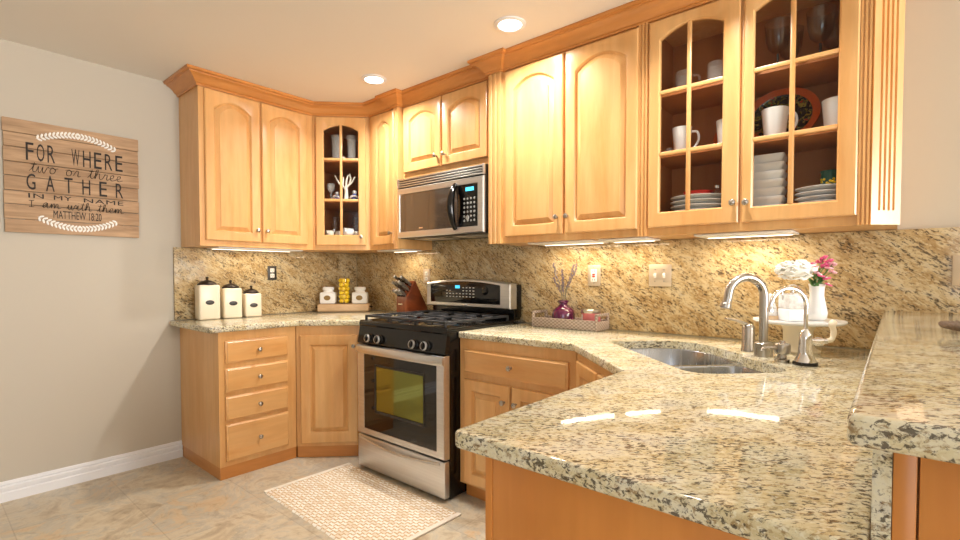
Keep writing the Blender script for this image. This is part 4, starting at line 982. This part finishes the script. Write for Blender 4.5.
part('petals', b, WHITEPETAL, t)
t = thing('square_jar', 'square white and clear jar with wire loop on the cake stand', 'jar', (CK[0] - 0.012, CK[1] - 0.062, CZ), math.radians(40))
b = BM(); box(b, -0.036, 0.036, -0.036, 0.036, 0.0, 0.046, 0.004); part('base', b, WHITE, t)
b = BM(); box(b, -0.036, 0.036, -0.036, 0.036, 0.0465, 0.102, 0.006); part('clear_top', b, MILKGLASS, t, 'cloudy clear upper part')
b = BM(); box(b, -0.030, 0.030, -0.030, 0.030, 0.102, 0.108, 0.003); lathe(b, [(0.006, 0.108), (0.004, 0.114), (0.006, 0.124), (0.001, 0.128)], n=10)
tube(b, smooth_pts([(-0.038, 0, 0.08), (-0.036, 0, 0.115), (0, 0, 0.138), (0.036, 0, 0.115), (0.038, 0, 0.08)], 6), 0.0028, 8); part('lid', b, CHROME, t, 'chrome lid and loop')
b = BM(); lathe(b, [(0.001, 0), (0.034, 0), (0.035, 0.004), (0.034, 0.014), (0.001, 0.0145)], n=24)
WS = (CK[0] - 0.090, CK[1] - 0.050)
solo('wood_slice', b, TRAYWOOD, 'small wooden disc at the left of the cake stand plate', 'wood slice', loc=(WS[0], WS[1], CZ))
t = thing('dotted_figurine', 'white cone-shaped ceramic with dark dots on the small wooden disc', 'figurine', (WS[0], WS[1], CZ + 0.015))
b = BM(); lathe(b, [(0.001, 0), (0.026, 0), (0.027, 0.01), (0.022, 0.035), (0.012, 0.07), (0.008, 0.084), (0.001, 0.088)], n=20); part('body', b, WHITE, t)
b = BM()
for k in range(14):
    a = k * 2.4; z = 0.012 + 0.05 * (k / 14); r = 0.0265 - (z - 0.01) * 0.25; ball(b, (r * math.cos(a), r * math.sin(a), z), 0.0028, seg=6)
part('dots', b, INK, t)

# ------------------------------------------------------------------ woven coaster on the bar
b = BM()
for k in range(9): 
    r = 0.012 + k * 0.0095; tube(b, [(r * math.cos(2 * PI * q / 40), r * math.sin(2 * PI * q / 40), 0.006 + 0.004 * (k / 8) ** 3 * 2) for q in range(41)], 0.0055, 6)
tube(b, [((0.095 + 0.003 * (q % 2)) * math.cos(2 * PI * q / 80), (0.095 + 0.003 * (q % 2)) * math.sin(2 * PI * q / 80), 0.016 + 0.004 * (q % 2)) for q in range(81)], 0.006, 6)
solo('woven_dish', b, ROPE, 'brown woven dish on the raised bar at the right edge', 'dish', loc=(3.765, -0.83, 1.0555))

# ------------------------------------------------------------------ behind the glass doors above the sink
S0, S1, S2Z = 1.4525, 1.7515, 2.0255
def mug(lab, x, y, z, rt, rb, h, rz, m=WHITE, group=None):
    t = thing('mug', lab, 'mug', (x, y, z), rz, group)
    b = BM(); lathe(b, [(0.001, 0), (rb, 0), (rb + 0.002, 0.004), (rt, h), (rt - 0.003, h), (rb - 0.002, 0.006), (0.001, 0.006)], n=28); part('cup', b, m, t)
    b = BM(); rm = (rt + rb) / 2; tube(b, smooth_pts([(rt - 0.006, 0, h * 0.86), (rm + 0.030, 0, h * 0.84), (rm + 0.036, 0, h * 0.55), (rm + 0.012, 0, h * 0.24), (rb - 0.002, 0, h * 0.2)], 5), 0.0055, 8); part('handle', b, m, t); return t
mug('white flared mug left of centre behind the left glass door', 2.808, -0.20, S1, 0.043, 0.030, 0.128, 0.5)
mug('white flared mug half hidden by the stile of the left glass door', 2.995, -0.18, S1, 0.044, 0.032, 0.130, 0.5)
mug('white flared mug before the platter behind the right glass door', 3.185, -0.215, S1, 0.050, 0.035, 0.128, 0.45)
b = BM(); lathe(b, [(0.001, 0), (0.042, 0), (0.044, 0.004), (0.056, 0.13), (0.053, 0.13), (0.040, 0.006), (0.001, 0.006)], n=28)
solo('white_pitcher', b, WHITE, 'tall white cup at the right end of the platter shelf', 'cup', loc=(3.395, -0.18, S1))
b = BM(); lathe(b, [(0.001, 0), (0.016, 0), (0.017, 0.004), (0.012, 0.012), (0.018, 0.03), (0.020, 0.055), (0.018, 0.055), (0.016, 0.03), (0.001, 0.016)], n=18)
solo('shot_glass', b, CUTGLASS, 'tiny clear glass in the corner beside the left white mug', 'glass', loc=(2.735, -0.15, S1))
# glass mugs
for lab, x, y in (('cut-glass beer mug on the top shelf, the left one', 2.800, -0.16), ('cut-glass beer mug on the top shelf, the right one', 2.945, -0.17)):
    t = thing('glass_mug', lab, 'mug', (x, y, S2Z), 0.35, 'cut-glass mugs')
    b = BM(); pr = []
    for k in range(9): pr.append((0.037 + (0.002 if k % 2 else 0), 0.004 + k * 0.015))
    lathe(b, [(0.001, 0), (0.036, 0)] + pr + [(0.033, 0.124), (0.032, 0.014), (0.001, 0.012)], n=24); part('cup', b, CUTGLASS, t)
    b = BM(); tube(b, smooth_pts([(0.034, 0, 0.105), (0.062, 0, 0.102), (0.070, 0, 0.07), (0.058, 0, 0.03), (0.036, 0, 0.024)], 5), 0.006, 8); part('handle', b, CUTGLASS, t)
# plates
def plate_bm(r, h, sides=36):
    b = BM(); lathe(b, [(0.001, 0), (r * 0.62, 0), (r * 0.72, h * 0.25), (r, h), (r, h + 0.003), (r * 0.70, h * 0.25 + 0.005), (0.001, 0.004)], n=sides); return b
PZ = [S0 + k * 0.0148 for k in range(7)]
for k, lab in enumerate(('white dinner plate, lowest of the stack under the red bowl', 'white dinner plate, second up in the stack under the red bowl', 'white dinner plate, third up in the stack under the red bowl', 'white dinner plate, fourth up in the stack under the red bowl', 'white dinner plate, topmost of the stack under the red bowl')):
    b = plate_bm(0.122, 0.016); solo('dinner_plate', b, GREYPLATE, lab, 'plate', 'dinner plates behind the left glass door', loc=(2.875, -0.165, S0 + k * 0.0215))
RB = S0 + 5 * 0.0215 - 0.012
b = BM(); lathe(b, [(0.001, 0), (0.03, 0), (0.048, 0.010), (0.066, 0.034), (0.063, 0.035), (0.044, 0.014), (0.001, 0.006)], n=28); solo('red_bowl', b, RED, 'shallow red bowl on the white plates behind the left glass door', 'bowl', loc=(2.872, -0.165, RB))
t = thing('salt_shaker', 'small clear shaker with metal cap beside the red bowl', 'shaker', (2.958, -0.185, RB))
b = BM(); lathe(b, [(0.001, 0), (0.013, 0), (0.014, 0.03), (0.010, 0.040), (0.001, 0.040)], n=14); part('glass', b, GLASS, t)
b = BM(); lathe(b, [(0.011, 0.0402), (0.011, 0.052), (0.001, 0.056)], n=14); part('cap', b, CHROME, t)
# square bowls
for k in range(7):
    lab = 'white square bowl, ' + ('lowest', 'second up', 'third up', 'fourth up', 'fifth up', 'sixth up', 'topmost')[k] + ' in the tall stack behind the right glass door'
    b = BM(); s0, s1 = 0.058, 0.071
    def rp(s, z): return [(x, y, z) for x, y in round_poly([(-s, -s), (s, -s), (s, s), (-s, s)], 0.014, 4)]
    rings(b, [rp(s0, 0), rp(s1 - 0.003, 0.022), rp(s1, 0.033), rp(s1, 0.036), rp(s1 - 0.004, 0.036), rp(s0 - 0.002, 0.006)])
    solo('square_bowl', b, WHITE, lab, 'bowl', 'square bowls behind the right glass door', loc=(3.150, -0.175, S0 + k * 0.0345), rotz=0.05)
for k in range(5):
    lab = 'white plate, ' + ('lowest', 'second up', 'middle one', 'fourth up', 'topmost')[k] + ' in the stack under the painted cup'
    b = plate_bm(0.098, 0.012); solo('side_plate', b, WHITE, lab, 'plate', 'plates behind the right glass door', loc=(3.352, -0.175, S0 + k * 0.0195))
t = thing('painted_cup', 'small green cup with yellow flowers on the right plate stack', 'cup', (3.372, -0.175, S0 + 5 * 0.0195 - 0.0105))
b = BM(); lathe(b, [(0.001, 0), (0.024, 0), (0.032, 0.012), (0.034, 0.035), (0.030, 0.060), (0.034, 0.070), (0.031, 0.070), (0.027, 0.058), (0.001, 0.02)], n=24); part('cup', b, TEAL, t)
b = BM()
for k in range(16):
    a = -PI / 2 + random.uniform(-1.4, 1.0); z = random.uniform(0.008, 0.036); ball(b, (0.032 * math.cos(a), 0.032 * math.sin(a), z), 0.0055, 1, 1, 0.9, 7)
part('painted_flowers', b, YELLOW, t)
# platter leaning on the back panel
t = thing('painted_platter', 'round dark platter with orange rim leaning behind the white mug', 'platter', (3.185, -0.075, S1 + 0.003))
M = Matrix.Rotation(math.radians(76), 4, 'X'); R = 0.128
b = BM(); lathe(b, [(0.001, 0.0), (R * 0.72, 0.0), (R * 0.80, 0.006), (R * 0.80, 0.010), (R * 0.72, 0.004), (0.001, 0.004)], n=40, M=Matrix.Translation((0, 0, R * 0.985)) @ M, sx=1.12); part('painted_well', b, PLATTER, t)
b = BM(); lathe(b, [(R * 0.80, 0.0055), (R, 0.016), (R, 0.020), (R * 0.80, 0.0105)], n=40, M=Matrix.Translation((0, 0, R * 0.985)) @ M, closed=True, sx=1.12); part('rim', b, ORANGE, t, 'orange rim')
b = BM(); lathe(b, [(0.001, 0), (0.05, 0), (0.075, 0.010), (0.075, 0.013), (0.05, 0.004), (0.001, 0.004)], n=28, M=Matrix.Translation((0, 0, 0.0755)) @ Matrix.Rotation(math.radians(74), 4, 'X'))
solo('small_plate', b, ORANGE, 'small orange plate leaning behind the half-hidden mug', 'plate', loc=(2.985, -0.060, S1 + 0.002))
# smoked goblets
for lab, x, y in (('smoked stem glass on the top shelf, front left behind right door', 3.187, -0.19), ('smoked stem glass on the top shelf, front right behind right door', 3.333, -0.19), ('smoked stem glass on the top shelf, back left behind right door', 3.215, -0.085), ('smoked stem glass on the top shelf, back right behind right door', 3.368, -0.085)):
    t = thing('stem_glass', lab, 'glass', (x, y, S2Z), 0, 'smoked stem glasses')
    b = BM(); lathe(b, [(0.001, 0), (0.034, 0), (0.034, 0.002), (0.008, 0.007), (0.0045, 0.014), (0.0045, 0.088), (0.001, 0.088)], n=20); part('stem', b, DARKGREY, t)
    b = BM(); lathe(b, [(0.0045, 0.0885), (0.020, 0.096), (0.036, 0.115), (0.044, 0.145), (0.048, 0.195), (0.050, 0.215), (0.048, 0.215), (0.042, 0.147), (0.034, 0.118), (0.018, 0.101), (0.001, 0.098)], n=24); part('bowl', b, SMOKE, t, 'smoked glass bowl')

# ------------------------------------------------------------------ inside the corner glass cabinet
def cw(s, d): return (0.32 + (s - d) * S2, -0.61 + (s + d) * S2)
for lab, s, d in (('tall clear vase, left on the top shelf of the corner cabinet', 0.150, 0.10), ('tall clear vase, right on the top shelf of the corner cabinet', 0.265, 0.10)):
    x, y = cw(s, d); b = BM(); lathe(b, [(0.001, 0), (0.028, 0), (0.030, 0.01), (0.034, 0.15), (0.040, 0.19), (0.037, 0.19), (0.031, 0.15), (0.026, 0.014), (0.001, 0.012)], n=22); solo('glass_vase', b, CUTGLASS, lab, 'vase', 'clear vases in the corner cabinet', loc=(x, y, 2.0495))
x, y = cw(0.205, 0.08); b = BM(); lathe(b, [(0.001, 0), (0.026, 0), (0.022, 0.012), (0.008, 0.030), (0.001, 0.034)], n=12, sx=1.3); solo('sea_shell', b, CORAL, 'pale shell lying between the two tall vases on top shelf', 'shell', loc=(x, y, 2.0495))
x, y = cw(0.222, 0.09); b = BM()
tube(b, smooth_pts([(0, 0, 0), (0.004, 0, 0.05), (0, 0, 0.11)], 6), [0.018 - 0.0006 * k for k in range(13)], 10)
for a in (((0, 0, 0.09), (-0.035, -0.035, 0.13), (-0.058, -0.058, 0.19)), ((0, 0, 0.10), (0.03, 0.03, 0.14), (0.052, 0.045, 0.185)), ((0, 0, 0.10), (0.006, 0.0, 0.15), (0.016, 0.01, 0.195)), ((-0.02, -0.02, 0.115), (-0.014, -0.014, 0.15), (-0.018, -0.01, 0.18)), ((0.02, 0.02, 0.13), (0.022, 0.026, 0.16), (0.03, 0.012, 0.20))):
    tube(b, smooth_pts(a, 5), [0.010 - 0.0006 * k for k in range(11)], 8)
solo('coral_branch', b, CORAL, 'white branching coral on the middle shelf of the corner cabinet', 'coral', loc=(x, y, 1.7535))
def fig(lab, s, d, z, m1, m2, h, group=None):
    x, y = cw(s, d); t = thing('figurine', lab, 'figurine', (x, y, z), PI / 4, group)
    b = BM(); lathe(b, [(0.001, 0), (0.024, 0), (0.028, 0.012), (0.020, h * 0.55), (0.010, h * 0.66)], n=16); part('body', b, m1, t)
    b = BM(); ball(b, (0, 0, h * 0.80), h * 0.2, seg=10); part('head', b, m2, t)
    b = BM(); tube(b, smooth_pts([(-0.030, -0.01, h * 0.3), (-0.012, -0.024, h * 0.42), (0.012, -0.024, h * 0.42), (0.030, -0.01, h * 0.3)], 4), 0.007, 8); part('arms', b, m2, t)
fig('blue and white figurine right of the coral in corner cabinet', 0.283, 0.10, 1.7535, BLUE, WHITE, 0.082)
fig('small blue figurine left of the coral in corner cabinet', 0.150, 0.10, 1.7535, BLUE, GREYPLATE, 0.070)
x, y = cw(0.105, 0.12); b = BM(); lathe(b, [(0.001, 0), (0.024, 0), (0.026, 0.004), (0.006, 0.012), (0.006, 0.06), (0.026, 0.085), (0.030, 0.13), (0.028, 0.13), (0.022, 0.088), (0.001, 0.066)], n=20); solo('wine_glass', b, CUTGLASS, 'clear stem glass at far left of the coral shelf', 'glass', loc=(x, y, 1.7535))
for lab, s, d, r in (('white shell at far left of the corner cabinet bottom shelf', 0.105, 0.07, 0.028), ('pale shell second from left on the corner cabinet bottom shelf', 0.172, 0.07, 0.025), ('largest white shell right of the muntin on the bottom shelf', 0.243, 0.07, 0.038), ('pale shell at far right of the corner cabinet bottom shelf', 0.310, 0.07, 0.024)):
    x, y = cw(s, d); b = BM(); ball(b, (0, 0, r * 0.9), r, 1.2, 1, 0.9, 14)
    for k in range(7): tube(b, [(r * 1.16 * math.cos(a) * math.cos(k * 0.42 - 1.26), r * 1.02 * math.sin(k * 0.42 - 1.26), r * 0.9 + r * 0.88 * math.sin(a)) for a in [0.2 + 0.3 * q for q in range(9)]], 0.0022, 5)
    solo('sea_shell', b, CORAL if r < 0.03 else WHITE, lab, 'shell', loc=(x, y, 1.4785))
for lab, s in (('tall clear glass at the left of the bottom corner-cabinet shelf', 0.125), ('brown glass jar at the right of the bottom corner-cabinet shelf', 0.285)):
    x, y = cw(s, 0.16); b = BM(); lathe(b, [(0.001, 0), (0.030, 0), (0.033, 0.01), (0.036, 0.10), (0.022, 0.135), (0.026, 0.16), (0.023, 0.16), (0.018, 0.135), (0.030, 0.10), (0.001, 0.012)], n=20); solo('glass_jar', b, GLASS if s < 0.2 else SMOKE, lab, 'glass', loc=(x, y, 1.4785))
